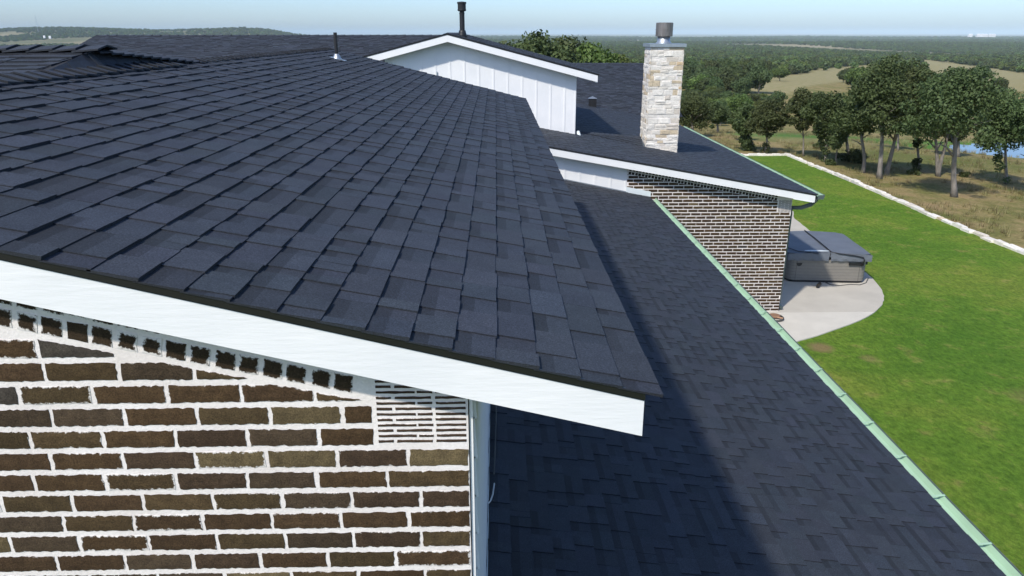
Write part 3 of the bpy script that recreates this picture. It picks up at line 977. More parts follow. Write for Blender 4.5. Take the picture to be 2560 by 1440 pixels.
upper_roof = mk("upper_gable_roof", [(GXR, YGR + .01, gz(GXR) - .03), (GPX, YGR + .01, GPZ - .03), (GXL, YGR + .01, gz(GXL) - .03), (GXR, GY1, gz(GXR) - .03), (GPX, GY1, GPZ - .03), (GXL, GY1, gz(GXL) - .03),
                              (GXR, YGR + .01, gz(GXR)), (GPX, YGR + .01, GPZ), (GXL, YGR + .01, gz(GXL)), (GXR, GY1, gz(GXR)), (GPX, GY1, GPZ), (GXL, GY1, gz(GXL))],
                [(6, 9, 10, 7), (7, 10, 11, 8), (0, 1, 4, 3), (1, 2, 5, 4), (0, 6, 7, 1), (1, 7, 8, 2), (3, 4, 10, 9), (4, 5, 11, 10), (0, 3, 9, 6), (2, 8, 11, 5)], M["deck"], house)
Lq = (GXR - GPX) * math.sqrt(1 + GS * GS)
shingles(upper_roof, (GXR + .015, YGR, gz(GXR) - .003), (0, 1, 0), unit((-1, 0, GS)), [(0, 0), (GY1 - YGR, 0), (GY1 - YGR, Lq), (0, Lq)], wmul=1.3, tone=.95)
shingles(upper_roof, (GXL - .015, GY1, gz(GXL) - .003), (0, -1, 0), unit((1, 0, GS)), [(GY1 - YGR - 1.5, 0), (GY1 - YGR, 0), (GY1 - YGR, (GPX - GXL) * 1.04), (GY1 - YGR - 1.5, (GPX - GXL) * 1.04)], wmul=1.3)
cap_line(upper_roof, (GPX, GY1, GPZ), (GPX, YGR, GPZ), unit((-1, 0, -GS)), unit((1, 0, -GS)), .15, .13, rise=.006)
rake("", GPX, GXR - .03, YGR + .012, .022, -.03, -.215, house, "rake_board", M["white"], GS, GPX, GPZ)
rake("", GXL + .03, GPX - .001, YGR + .012, .022, -.03, -.215, house, "rake_board", M["white"], -GS, GPX, GPZ)
rake("", GPX, GXR - .01, YGR + .004, .006, .004, -.036, house, "drip_edge", M["drip"], GS, GPX, GPZ)
rake("", GXL + .01, GPX - .001, YGR + .004, .006, .004, -.036, house, "drip_edge", M["drip"], -GS, GPX, GPZ)
MB().prism([(GXR - .06, YGR + .04, gz(GXR) - .23), (GXR - .035, YGR + .04, gz(GXR) - .23), (GXR - .035, YGR + .04, gz(GXR) - .04), (GXR - .06, YGR + .04, gz(GXR) - .04)], (0, 9.0, 0)).make("eave_board", M["white"], house)
MB().prism([(GXR - .07, YG - .3, gz(GXR) - .22), (GXR - .07, YG - .3, gz(GXR) - .21), (GWR - .01, YG - .3, gz(GWR) - .2), (GWR - .01, YG - .3, gz(GWR) - .21)], (0, 9.0, 0)).make("soffit", M["white"], house)
# small bracket on the gable wall and the white elbow at its foot
bp = at_y(1092, 184, YG - .03)
MB().tube([bp + (0, 0, -.12), bp + (0, 0, .06)], .016, 8).make("wall_bracket", M["galv"], house)
ep = at_y(1447, 337, YG - .02)
MB().tube([ep + (-.01, .12, .07), ep + (0, .06, .02), ep + (.02, -.03, -.04)], .05, 10).make("downspout_elbow", M["flash"], house, smooth=True)

# ------------------------------------------------------------------ rear roofs
RRY, RRZ, RS = 27.2, zrel(-.085), .25
rl = -13.75
depth = 9.5
def slope_roof(name, xl, xr, yr, zr, s, d, wm=1.3, tone=1.0):
    o = mk(name, [(xl, yr - d, zr - s * d), (xr, yr - d, zr - s * d), (xr, yr, zr), (xl, yr, zr), (xr, yr + d, zr - s * d), (xl, yr + d, zr - s * d)] , [(0, 1, 2, 3), (3, 2, 4, 5)], M["deck"], house)
    L = d * math.sqrt(1 + s * s)
    shingles(o, (xl, yr - d, zr - s * d), (1, 0, 0), unit((0, 1, s)), [(0, 0), (xr - xl, 0), (xr - xl, L), (0, L)], wmul=wm, tone=tone, mottle=2.0)
    cap_line(o, (xr, yr, zr), (xl, yr, zr), unit((0, -1, -s)), unit((0, 1, -s)), .3, .14, rise=.004)
    return o
slope_roof("rear_roof", rl, GPX - .6, RRY, RRZ, RS, 5.0, 1.5)
# far right: ridge at the end of the wing
fr_y, fr_z, fr_s = 41.0, zrel(-1.53), .285
slope_roof("far_roof", -1.0, 8.4, fr_y, fr_z, fr_s, 7.2, 1.5, .95)
# saddle between the gable corner and the chimney
s0 = np.array([2.45, 22.35, wing_z(2.45) + .02]); s1 = np.array([4.42, 22.45, wing_z(2.45) - .16])
saddle = MB().add([s0, s1, (4.42, 21.72, wing_z(4.42) + .004), (4.42, 23.6, wing_z(4.42) + .004)], [(0, 2, 1), (0, 1, 3)]).make("saddle", M["deck"], house)
us = unit(s1 - s0)
cap_line(saddle, s1, s0, unit((-.2, -1, -.25)), unit((.2, 1, -.25)), .15, .15, rise=.006)
fa = np.array([4.42, 21.72, wing_z(4.42)])
L1 = np.linalg.norm(s1 - s0)
Ns = unit(np.cross(us, unit(fa - s0))); Vs = np.cross(Ns, us)
for sgn, base in ((1, fa),):
    U_ = unit(s0 - fa); Nn = unit(np.cross(s1 - fa, s0 - fa)); 
    if Nn[2] < 0: Nn = -Nn
    Vn = np.cross(Nn, unit(fa - s0)) * -1
    U2 = unit(s0 - fa); V2 = np.cross(Nn, U2)
    if V2[2] < 0: U2, O2 = unit(fa - s0), s0
    else: O2 = fa
    V2 = np.cross(Nn, U2)
    pu = [(float((p - O2) @ U2), float((p - O2) @ V2)) for p in (s0, fa, s1)]
    if (pu[1][0] - pu[0][0]) * (pu[2][1] - pu[0][1]) - (pu[1][1] - pu[0][1]) * (pu[2][0] - pu[0][0]) < 0: pu = pu[::-1]
    shingles(saddle, O2, U2, V2, pu, wmul=1.2)

# ------------------------------------------------------------------ chimney
CX0, CX1, CY0, CY1 = 4.33, 5.29, YG, YG + .95
CT = zrel(-.375)
CB = zrel(-3.6)
chim = box_obj("chimney", (CX0 + .024, CY0 + .024, CB), (CX1 - .024, CY1 - .024, CT - .01), M["mortar"], house)
SCOL = [((.80, .76, .68), 12), ((.75, .70, .61), 6), ((.60, .50, .35), 3), ((.66, .60, .51), 3), ((.60, .46, .29), 1)]
def stone_col():
    tot = sum(w for _, w in SCOL); r_ = rng.uniform(0, tot)
    for c, w in SCOL:
        if r_ < w: return np.array(c) * rng.uniform(.92, 1.06)
        r_ -= w
    return np.array(SCOL[0][0])
def stone_face(origin, U, width, z0, z1, Nv):
    U, Nv, origin = np.array(U, float), np.array(Nv, float), np.array(origin, float)
    z = z0
    while z < z1 - .02:
        h = min(float(rng.choice([.075, .10, .13, .17])), z1 - z)
        if z1 - z - h < .04: h = z1 - z
        u = 0.0
        while u < width - .01:
            w = float(rng.uniform(.11, .36)); 
            if width - u - w < .09: w = width - u
            sub = [(z, h)] if h < .12 or rng.random() < .7 else [(z, h * .5), (z + h * .5, h * .5)]
            for (zz, hh) in sub:
                g = .003; d = rng.uniform(.006, .026)
                pts = [(u + g, zz + g), (u + w - g, zz + g), (u + w - g, zz + hh - g), (u + g, zz + hh - g)]
                pts = [(a + rng.uniform(-.006, .006), b + rng.uniform(-.006, .006)) for a, b in pts]
                c = stone_col()
                V, F = [], []
                for a, b in pts: V.append(origin + U * a + np.array([0, 0, b]) - Nv * .0)
                for a, b in pts: V.append(origin + U * a + np.array([0, 0, b]) + Nv * d * rng.uniform(.55, 1.0))
                ca, cb = u + w / 2 + rng.uniform(-.2, .2) * w, zz + hh / 2 + rng.uniform(-.2, .2) * hh
                inner = [(p[0] + (ca - p[0]) * .38, p[1] + (cb - p[1]) * .38) for p in pts]
                for a, b in inner: V.append(origin + U * a + np.array([0, 0, b]) + Nv * (d * rng.uniform(.9, 1.35)))
                F = [(0, 1, 5, 4), (1, 2, 6, 5), (2, 3, 7, 6), (3, 0, 4, 7), (4, 5, 9, 8), (5, 6, 10, 9), (6, 7, 11, 10), (7, 4, 8, 11), (8, 9, 10, 11)]
                mk("stone", V, F, M["stone"], chim, [c] * 9)
            u += w
        z += h
stone_face((CX0, CY0 + .03, 0), (1, 0, 0), CX1 - CX0, zrel(-3.47), CT - .01, (0, -1, 0))
stone_face((CX0 + .03, CY1, 0), (0, -1, 0), CY1 - CY0, zrel(-3.2), CT - .01, (-1, 0, 0))
stone_face((CX1 - .03, CY0, 0), (0, 1, 0), CY1 - CY0, zrel(-3.47), CT - .01, (1, 0, 0))
box_obj("chimney_cap", (CX0 - .035, CY0 - .035, CT), (CX1 + .035, CY1 + .035, CT + .085), M["galv"], chim)
fc = (4.79, CY0 + .5, CT + .085)
MB().lathe(fc, [(.24, 0), (.205, .03), (.18, .06), (.175, .20)], 28).make("flue_collar", M["galv"], chim, smooth=True)
MB().lathe((fc[0], fc[1], fc[2] + .19), [(.225, 0), (.24, .01), (.24, .175), (.246, .18), (.246, .192), (.24, .197), (.24, .36), (.225, .372), (.0, .375)], 32).make("flue_cap", M["flue"], chim)
# step flashing at the chimney's foot
MB().prism([(CX0 - .03, CY0 + .0, wing_z(CX0) + .02), (CX0 - .03, CY0 + .35, wing_z(CX0) + .02), (CX0 - .03, CY0 + .35, wing_z(CX0) + .16), (CX0 - .03, CY0 + .0, wing_z(CX0) + .10)], (.01, 0, 0)).make("chimney_flashing", M["galv"], chim)

# ------------------------------------------------------------------ roof vents
vb = np.array([-2.462, 12.06, top_line(-2.462)])
pipe = MB().lathe(vb, [(.028, -.02), (.028, .40), (.023, .401), (.023, .34)], 16).make("vent_pipe", M["black"], house)
MB().lathe(vb, [(.09, -.01), (.06, .03), (.036, .085), (.030, .09)], 18).make("pipe_boot", M["galv"], pipe, smooth=True)
fl = MB().prism([vb + unit((1, 0, -MS)) * a + np.array([0, b, .018]) for a, b in ((-.1, -.08), (.14, -.08), (.14, .08), (-.1, .08))], (0, 0, .003)).make("pipe_flashing", M["galv"], pipe)
gb = np.array([-.985, 23.2, 0]); gb[2] = gz(gb[0])
bv = MB().lathe(gb, [(.075, -.02), (.075, .62), (.08, .63), (.08, .66), (.07, .67), (.07, .72)], 20).make("gas_vent", M["black"], house)
MB().lathe(gb, [(.15, -.03), (.13, .05), (.105, .13), (.10, .17), (.078, .175)], 20).make("vent_collar", M["black"], bv, smooth=True)
MB().lathe(gb + (0, 0, .70), [(.10, 0), (.128, .02), (.128, .05), (.12, .06), (.12, .20), (.135, .21), (.135, .255), (.0, .27)], 20).make("vent_cap", M["black"], bv)
bxv = np.array([4.35, 34.2, wing_z(4.35)])
bo = MB().box(bxv + (-.16, -.16, -.05), bxv + (.16, .16, .36)).make("box_vent", M["black"], house)
MB().add([bxv + (-.19, -.19, .361), bxv + (.19, -.19, .361), bxv + (.19, .19, .361), bxv + (-.19, .19, .361), bxv + (0, 0, .46)], [(0, 1, 4), (1, 2, 4), (2, 3, 4), (3, 0, 4), (3, 2, 1, 0)]).make("vent_hood", M["galv"], bo)

# ------------------------------------------------------------------ turn the collected shingle and brick pieces into objects
def emit(items, cap, name, mass_name, mat, has_edge):
    order = sorted(range(len(items)), key=lambda i: -items[i][0])
    single = set(i for i in order[:cap] if items[i][0] > 0)
    mass = MB()
    for i, it in enumerate(items):
        b = it[1]
        if i in single:
            mk(name, b[0], b[1], mat, it[2], b[2], vedge=b[3] if has_edge else None)
        else:
            mass.add(b[0], b[1], b[2], b[3] if has_edge else None)
    if mass.v:
        mass.make(mass_name, mat, house, kind="stuff")
emit(SH, 300, "shingle", "shingles", M["shingle"], False)
emit(BR, 300, "brick", "bricks", M["brick"], True)

# ------------------------------------------------------------------ hot tub
tub_c = np.array([9.86, 21.85, 0.0]); tub_r = math.radians(-5.0)
def tr(p):
    x, y, z = p
    return np.array([tub_c[0] + x * math.cos(tub_r) - y * math.sin(tub_r), tub_c[1] + x * math.sin(tub_r) + y * math.cos(tub_r), z])
def rrect(hx, hy, r, n=5):
    out = []
    for cx_, cy_, a0 in ((hx - r, hy - r, 0), (-hx + r, hy - r, 90), (-hx + r, -hy + r, 180), (hx - r, -hy + r, 270)):
        for k in range(n + 1):
            a = math.radians(a0 + 90 * k / n)
            out.append((cx_ + r * math.cos(a), cy_ + r * math.sin(a)))
    return out
def ring_solid(levels):
    """levels: list of (hx, hy, r, z)"""
    V, F = [], []
    n = None
    for hx, hy, r_, z_ in levels:
        P = rrect(hx, hy, r_); n = len(P)
        V.extend(tr((p[0], p[1], z_)) for p in P)
    for i in range(len(levels) - 1):
        for k in range(n):
            F.append((i * n + k, i * n + (k + 1) % n, (i + 1) * n + (k + 1) % n, (i + 1) * n + k))
    F.append(tuple(range(n))[::-1]); F.append(tuple((len(levels) - 1) * n + k for k in range(n)))
    return V, F
tub = empty("hot_tub", tuple(tub_c), "taupe hot tub with a folded grey cover on the patio", "hot tub")
HX, HY = 1.14, 1.22
mk("base", *ring_solid([(HX - .03, HY - .03, .2, 0.0), (HX - .03, HY - .03, .2, .07)]), M["plastic"], tub)
shell = mk("side_panels", *ring_solid([(HX, HY, .22, .071), (HX, HY, .22, .70)]), M["tub"], tub)
for k in range(6):                           # horizontal grooves between the panel boards
    z_ = .13 + k * .095
    mk("groove", *ring_solid([(HX + .0015, HY + .0015, .22, z_), (HX + .0015, HY + .0015, .22, z_ + .004)]), M["cord"], shell)
for sx in (-1, 1):                           # seams of the corner panels
    MB().prism([tr((sx * (HX - .23) - .004, -HY - .002, .075)), tr((sx * (HX - .23) + .004, -HY - .002, .075)), tr((sx * (HX - .23) + .004, -HY - .002, .69)), tr((sx * (HX - .23) - .004, -HY - .002, .69))], tr((0, -.003, 0)) - tr((0, 0, 0))).make("panel_seam", M["cord"], shell)
# cover: two folded halves, each slightly pillowed, with a hanging skirt
def half_cover(x0_, x1_):
    V, F = [], []
    nx, ny = 7, 11
    hy_ = HY + .05
    for j in range(ny):
        for i in range(nx):
            u_, v_ = i / (nx - 1), j / (ny - 1)
            x_, y_ = x0_ + (x1_ - x0_) * u_, -hy_ + 2 * hy_ * v_
            ed = min(u_, 1 - u_) * 8; ev = min(v_, 1 - v_) * 8
            inner = abs(x_) / (HX + .05)
            z_ = .945 - .05 * inner + .008 * min(1, ed) * min(1, ev) + .004 * math.sin(3 * x_ + 5 * y_)
            cut = max(0, abs(x_) - (HX - .13)) * (1 if abs(y_) > hy_ - .16 else 0)
            y_ = y_ - math.copysign(cut * .8, y_) if cut else y_
            V.append(tr((x_, y_, z_)))
    n0 = len(V)
    for j in range(ny):
        for i in range(nx):
            p = V[j * nx + i]; V.append(np.array([p[0], p[1], .80]))
    for j in range(ny - 1):
        for i in range(nx - 1):
            a = j * nx + i
            F.append((a, a + 1, a + nx + 1, a + nx)); F.append((n0 + a, n0 + a + nx, n0 + a + nx + 1, n0 + a + 1))
    rim = [i for i in range(nx)] + [j * nx + nx - 1 for j in range(1, ny)] + [(ny - 1) * nx + i for i in range(nx - 2, -1, -1)] + [j * nx for j in range(ny - 2, 0, -1)]
    for k in range(len(rim)):
        a, b = rim[k], rim[(k + 1) % len(rim)]
        F.append((a, n0 + a, n0 + b, b))
    return V, F
cov1 = mk("cover_half", *half_cover(-HX - .05, -.012), M["cover"], tub, smooth=False)
cov2 = mk("cover_half", *half_cover(.012, HX + .05), M["cover"], tub, smooth=False)
def skirt(xa, xb, parent):
    V, F = [], []
    n = 14
    for i in range(n):
        t = i / (n - 1); x_ = xa + (xb - xa) * t
        V.append(tr((x_, -HY - .052, .89)))
        V.append(tr((x_, -HY - .062 - .006 * math.sin(i * 1.7), .76)))
        V.append(tr((x_, -HY - .055 - .01 * math.sin(i * 2.1 + 1), .69 + .006 * math.sin(i * 1.3))))
    for i in range(n - 1):
        for k in range(2):
            a = i * 3 + k; F.append((a, a + 1, a + 4, a + 3))
    mk("skirt", V, F, M["cover"], parent)
skirt(-HX - .06, -.03, cov1); skirt(.03, HX + .06, cov2)
def side_skirt(sx, parent):
    V, F = [], []
    n = 14
    for i in range(n):
        y_ = -HY - .05 + (2 * HY + .1) * i / (n - 1)
        V += [tr((sx * (HX + .052), y_, .88)), tr((sx * (HX + .06 + .01 * math.sin(i)), y_, .76)), tr((sx * (HX + .05), y_, .69 + .012 * math.sin(i * 1.4)))]
    for i in range(n - 1):
        for k in range(2):
            a = i * 3 + k; F.append((a, a + 1, a + 4, a + 3))
    mk("skirt", V, F, M["cover"], parent)
side_skirt(-1, cov1); side_skirt(1, cov2)
# lifter bar along the fold, its arm to the bracket on the right
MB().tube([tr(p) for p in ((.02, HY + .08, .955), (.02, .3, .972), (.02, -.8, .97), (.03, -HY - .02, .955), (.25, -HY - .075, .925), (.7, -HY - .085, .87), (.94, -HY - .085, .82), (.98, -HY - .085, .74), (.93, -HY - .085, .56))], .016, 8).make("cover_lifter_bar", M["plastic"], tub, smooth=True)
MB().tube([tr(p) for p in ((-HX - .02, -.6, .93), (-.9, -HY + .1, .93), (-.62, -HY - .02, .93), (-.35, -HY - .07, .90))], .012, 6).make("strap", M["plastic"], tub, smooth=True)
a_, b_2 = tr((.58, -HY - .03, .56)), tr((.98, -HY - .03, .64))
MB().prism([tr((.58, -HY - .005, .565)), tr((1.0, -HY - .005, .565)), tr((1.0, -HY - .005, .64)), tr((.58, -HY - .005, .64))], tr((0, -.05, 0)) - tr((0, 0, 0))).make("lifter_bracket", M["plastic"], tub)
MB().prism([tr((HX - .02, -HY + .22, .52)), tr((HX + .07, -HY + .22, .52)), tr((HX + .07, -HY + .22, .60)), tr((HX - .02, -HY + .22, .60))], tr((0, .1, 0)) - tr((0, 0, 0))).make("lifter_bracket", M["plastic"], tub)
hs = [tr((-.84 + .085 * math.cos(a), -HY - .003, .60 + .10 * min(0, math.sin(a)))) for a in np.linspace(0, 2 * math.pi, 20, endpoint=False)]
MB().prism(hs, tr((0, -.006, 0)) - tr((0, 0, 0))).make("hand_hold", M["plastic"], tub)
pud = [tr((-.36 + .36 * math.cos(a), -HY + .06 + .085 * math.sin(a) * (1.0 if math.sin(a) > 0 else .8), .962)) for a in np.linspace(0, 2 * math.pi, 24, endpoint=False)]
mk("puddle_reflection", pud, [tuple(range(24))], M["flash"], tub)  # puddle on the cover; its sky reflection is put in as flat pale colour

# small things on the patio
cp = at_z(2047, 712, .06)
can = empty("canister", (cp[0], cp[1], 0), "short brown cylinder lying on the patio before the hot tub", "canister")
ax = unit((.55, .8, 0)); cc = np.array([cp[0], cp[1], .055])
MB().tube([cc - ax * .15, cc - ax * .145, cc + ax * .12, cc + ax * .13], [.05, .053, .053, .05], 16).make("body", M["canister"], can)
MB().tube([cc - ax * .175, cc - ax * .148], [.045, .047], 16).make("end_ring", M["plastic"], can)
MB().tube([cc + ax * .13, cc + ax * .17], [.04, .03], 16).make("neck", M["plastic"], can)
cpts = [at_z(*p, .012) for p in ((2058, 703), (2075, 711), (2098, 714), (2125, 711), (2150, 712), (2165, 707), (2171, 695))]
tag(MB().tube([(p[0], p[1], .013) for p in cpts], .011, 6).make("power_cord", M["cord"], smooth=True), "thin grey cord on the patio along the tub's front", "cord")
hp = at_z(1937, 795, .02)
hose = empty("hose_coil", (hp[0], hp[1], 0), "coiled hose with a brown fitting at the foot of the brick wing", "hose")
hpts = [np.array([hp[0] + .21 * math.cos(a), hp[1] + .24 * math.sin(a), .02 + .012 * (a / 6.28)]) for a in np.linspace(0, 2.1 * 2 * math.pi, 50)]
MB().tube(hpts, .016, 6).make("hose", M["cord"], hose, smooth=True)
MB().lathe((hp[0] + .02, hp[1] + .08, .035), [(.13, 0), (.145, .01), (.145, .035), (.12, .045)], 20).make("brown_plate", M["copper"], hose)
MB().tube([(hp[0] + .0, hp[1] - .02, .06), (hp[0] + .16, hp[1] - .14, .06)], .022, 8).make("fitting", M["copper"], hose)

# ------------------------------------------------------------------ limestone edging round the lawn
edging = empty("stone_edging", (LX, 30, 0), "low white limestone edging along the lawn", "stone edging")
def edge_stone(cx_, cy_, lx, ly):
    h = rng.uniform(.05, .10)
    V, F = [], []
    c = stone_col(); c = np.array((.78, .75, .69)) * rng.uniform(.88, 1.04) if c[2] < .5 and rng.random() < .8 else c
    base = [(-lx, -ly), (lx, -ly), (lx, ly), (-lx, ly)]
    for z_, k in ((-.25, 1.0), (h * .8, 1.0), (h, .82)):
        for a, b in base: V.append((cx_ + a * k + rng.uniform(-.025, .025), cy_ + b * k + rng.uniform(-.025, .025), z_ + (rng.uniform(-.02, .02) if z_ > 0 else 0)))
    F = [(3, 2, 1, 0)] + [(i * 4 + k, i * 4 + (k + 1) % 4, i * 4 + 4 + (k + 1) % 4, i * 4 + 4 + k) for i in range(2) for k in range(4)] + [(8, 9, 10, 11)]
    mk("stone", V, F, M["stone"], edging, [c] * len(F))
y = 12.0
while y < LY:
    L = rng.uniform(.3, .75)
    edge_stone(LX + rng.uniform(-.05, .05) + .08 * math.sin(y * .4), y + L / 2, rng.uniform(.10, .15), L / 2 * .99)
    y += L
x = LX - .1
while x > 4:
    L = rng.uniform(.35, .8)
    edge_stone(x - L / 2, LY + rng.uniform(-.05, .05), L / 2 * .99, rng.uniform(.11, .15))
    x -= L

# ------------------------------------------------------------------ trees
def leaf_mesh(name, clusters, n, size, mat, seed, flat=1.0):
    """clusters: (x,y,z,r); leaf quads spread through each clump, colour value by clump and leaf"""
    r_ = np.random.default_rng(seed)
    C = np.array(clusters)
    wts = C[:, 3] ** 2; idx = r_.choice(len(C), n, p=wts / wts.sum())
    d = r_.normal(size=(n, 3)); d /= np.linalg.norm(d, axis=1)[:, None]
    rad = C[idx, 3] * (r_.uniform(.25, 1.0, n) ** .45) * r_.uniform(.85, 1.12, n)
    P = C[idx, :3] + d * rad[:, None] * np.array([1, 1, .8 * flat])
    nn = d * .7 + r_.normal(size=(n, 3)) * .7 + np.array([0, 0, .45]); nn /= np.linalg.norm(nn, axis=1)[:, None]
    t = np.cross(nn, r_.normal(size=(n, 3))); t /= np.linalg.norm(t, axis=1)[:, None]
    b = np.cross(nn, t)
    s = size * r_.uniform(.6, 1.4, n)[:, None]
    q = np.stack([P - t * s * .5 - b * s * .35, P + t * s * .5 - b * s * .3, P + t * s * .45 + b * s * .35, P - t * s * .5 + b * s * .3], 1)
    me = bpy.data.meshes.new(name)
    me.vertices.add(4 * n); me.vertices.foreach_set("co", q.reshape(-1).astype(np.float32))
    me.loops.add(4 * n); me.loops.foreach_set("vertex_index", np.arange(4 * n, dtype=np.int32))
    me.polygons.add(n); me.polygons.foreach_set("loop_start", np.arange(0, 4 * n, 4, dtype=np.int32)); me.polygons.foreach_set("loop_total", np.full(n, 4, np.int32))
    tone = r_.uniform(.25, .8, len(C))[idx] * .6 + r_.uniform(0, .45, n)
    at = me.color_attributes.new("col", 'FLOAT_COLOR', 'CORNER')
    cc_ = np.repeat(np.clip(tone, 0, 1), 4); at.data.foreach_set("color", np.stack([cc_, cc_, cc_, np.ones_like(cc_)], 1).astype(np.float32).ravel())
    me.materials.append(mat)
    me.update(calc_edges=True)
    return me

def crown_clusters(W, H, n, seed, zb=0.0):
    r_ = random.Random(seed)
    out = []
    for _ in range(n):
        while True:
            p = [r_.uniform(-1, 1) for _ in range(3)]
            q = p[0] ** 2 + p[1] ** 2 + p[2] ** 2
            if .12 < q < 1: break
        k = r_.uniform(.14, .24)
        w = 1.0 - .25 * max(0, p[2])
        out.append((p[0] * W / 2 * .82 * w, p[1] * W / 2 * .82 * w, zb + H / 2 + p[2] * H / 2 * .82, k * (W + H) / 2))
    out.append((0, 0, zb + H * .5, .26 * W))
    return out

def trunk_mesh(name, H, lean, r0, seed, zb, W, fork=False):
    """tapered trunk from the ground into the crown with limbs; lean is the (x,y) shift at the crown's middle"""
    r_ = random.Random(seed)
    mb = MB()
    top = np.array([lean[0], lean[1], H * .62])
    def bend(t, a=.05):
        return np.array([a * math.sin(t * 5 + seed), a * math.cos(t * 4 + seed * 2), 0])
    stems = [np.zeros(3)] if not fork else [np.zeros(3), np.zeros(3)]
    for si in range(len(stems)):
        tp = top + (np.array([(si - .5) * W * .35, 0, 0]) if fork else 0)
        pts, rad = [], []
        for k in range(9):
            t = k / 8
            s_off = (np.array([(si - .5) * 2 * max(0, t - .3) * .0, 0, 0]))
            pts.append(tp * t * (np.array([t ** .25, t ** .25, 1]) if True else 1) + bend(t) * min(1, t * 4) + s_off)
            rad.append(r0 * (1.35 if k == 0 else 1.0) * (1 - .62 * t) * (.8 if fork else 1))
        mb.tube(pts, rad, 8)
        for k in range(5):
            t = r_.uniform(.5, 1.0)
            i = min(7, int(t * 8)); base = pts[i]
            a = r_.uniform(0, 6.28); L = W * r_.uniform(.25, .42)
            e = base + np.array([math.cos(a) * L, math.sin(a) * L, r_.uniform(.25, .7) * L + .1])
            m_ = (base + e) / 2 + np.array([0, 0, L * .12])
            mb.tube([base, m_, e], [rad[i] * .55, rad[i] * .38, rad[i] * .12], 6)
    return mesh(name, mb.v, mb.f, M["bark"], None, True)

def add_part(name, me, parent):
    o = bpy.data.objects.new(name, me); COL.objects.link(o); o.parent = parent; return o

# near oaks: (trunk foot px, crown centre px x, crown top px y, crown bottom px y, crown width px, trunk width px, label, options)
NEAR = [
 ((2385, 492), 2400, 152, 372, 205, 26, "broad oak with a pale leaning trunk nearest the edging stones", {}),
 ((2345, 441), 2372, 215, 352, 130, 22, "forked oak leaning right, behind the pale nearest trunk", {"fork": 1}),
 ((2198, 447), 2225, 138, 335, 150, 22, "tall oak, left one of the close pair of trunks", {}),
 ((2216, 438), 2272, 140, 330, 150, 20, "tall oak, right one of the close pair of trunks", {}),
 ((2158, 432), 2166, 205, 342, 105, 17, "slender oak just left of the close pair of trunks", {}),
 ((2295, 428), 2310, 250, 345, 66, 12, "small leaning oak wrapped in leaves between the pair and the forked oak", {"ivy": 1}),
 ((2125, 402), 2118, 225, 335, 95, 15, "oak with a kinked trunk over a low bush", {}),
 ((2090, 413), 2100, 272, 372, 48, 7, "thin young oak with a spindly trunk and a small crown", {}),
 ((2065, 405), 2068, 218, 335, 95, 15, "oak with a leafy trunk left of the spindly young oak", {"ivy": 1}),
 ((2008, 390), 2010, 222, 330, 72, 8, "narrow oak with a thin straight trunk standing alone above the lawn corner", {}),
 ((1912, 384), 1930, 245, 335, 100, 12, "oak with a slanted trunk just behind the lawn's far corner", {"ivy": 1}),
 ((1880, 377), 1868, 252, 345, 70, 18, "oak whose trunk is hidden in a column of leaves", {"ivy": 2}),
 ((2515, 460), 2530, 178, 385, 120, 14, "oak with a dark straight trunk in front of the pond", {"ivy": 1}),
 ((2572, 490), 2600, 200, 380, 110, 20, "oak at the right edge, trunk cut by the frame", {}),
 ((2395, 392), 2400, 230, 350, 80, 17, "oak trunk standing behind the broad oak near the pond", {}),
 ((2245, 376), 2255, 230, 325, 80, 9, "pale thin oak farther back, seen between the pair and the leafy trunk", {}),
 ((1857, 352), 1857, 262, 325, 50, 6, "small thin oak behind the leaf-wrapped column", {}),
 ((1793, 332), 1796, 252, 318, 62, 10, "round bushy oak standing apart right of the chimney", {}),
 ((1731, 342), 1738, 225, 322, 110, 14, "dark dense oak close beside the chimney", {}),
]
for i, (ft, cx_, ty, by, wpx, tw, lab, opt) in enumerate(NEAR):
    P = ground_pt(*ft)
    D = P[1]; mp = D / FPX / math.cos(math.radians(8))
    ctop = at_y(cx_, ty, D); cbot = at_y(cx_, by, D)
    Hc = ctop[2] - cbot[2]; W = wpx * mp; zb = cbot[2] - P[2]
    lean = (ctop[0] - P[0], rng.uniform(-.3, .3))
    t = empty("oak_tree", (P[0], P[1], P[2] - .03), lab, "tree", "oaks along the edge of the lawn")
    cl = crown_clusters(W, Hc, 26, 100 + i)
    cl = [(a + lean[0], b + lean[1], c + zb, r_) for a, b, c, r_ in cl]
    rr = random.Random(i)
    for k in range(5):                       # ragged outliers
        a = rr.uniform(0, 6.28); cl.append((lean[0] + math.cos(a) * W * .52, lean[1] + math.sin(a) * W * .5, zb + rr.uniform(.0, .85) * Hc, W * .11))
    if opt.get("ivy"):
        for k in range(7 * opt["ivy"]):
            f_ = rr.uniform(.12, 1.0); cl.append((lean[0] * f_ * .9 + rr.uniform(-.1, .1), rr.uniform(-.1, .1), zb * f_, .16 * opt["ivy"] + .06))
    nl = int(7200 * (W * Hc) ** .6 / 4) + 4000
    add_part("crown", leaf_mesh("crown", cl, nl, .095 if D < 60 else .14, M["leaf"], 200 + i), t)
    add_part("trunk", trunk_mesh("trunk", zb + Hc, lean, tw * mp * .30, i + 3, zb, W, bool(opt.get("fork"))), t)

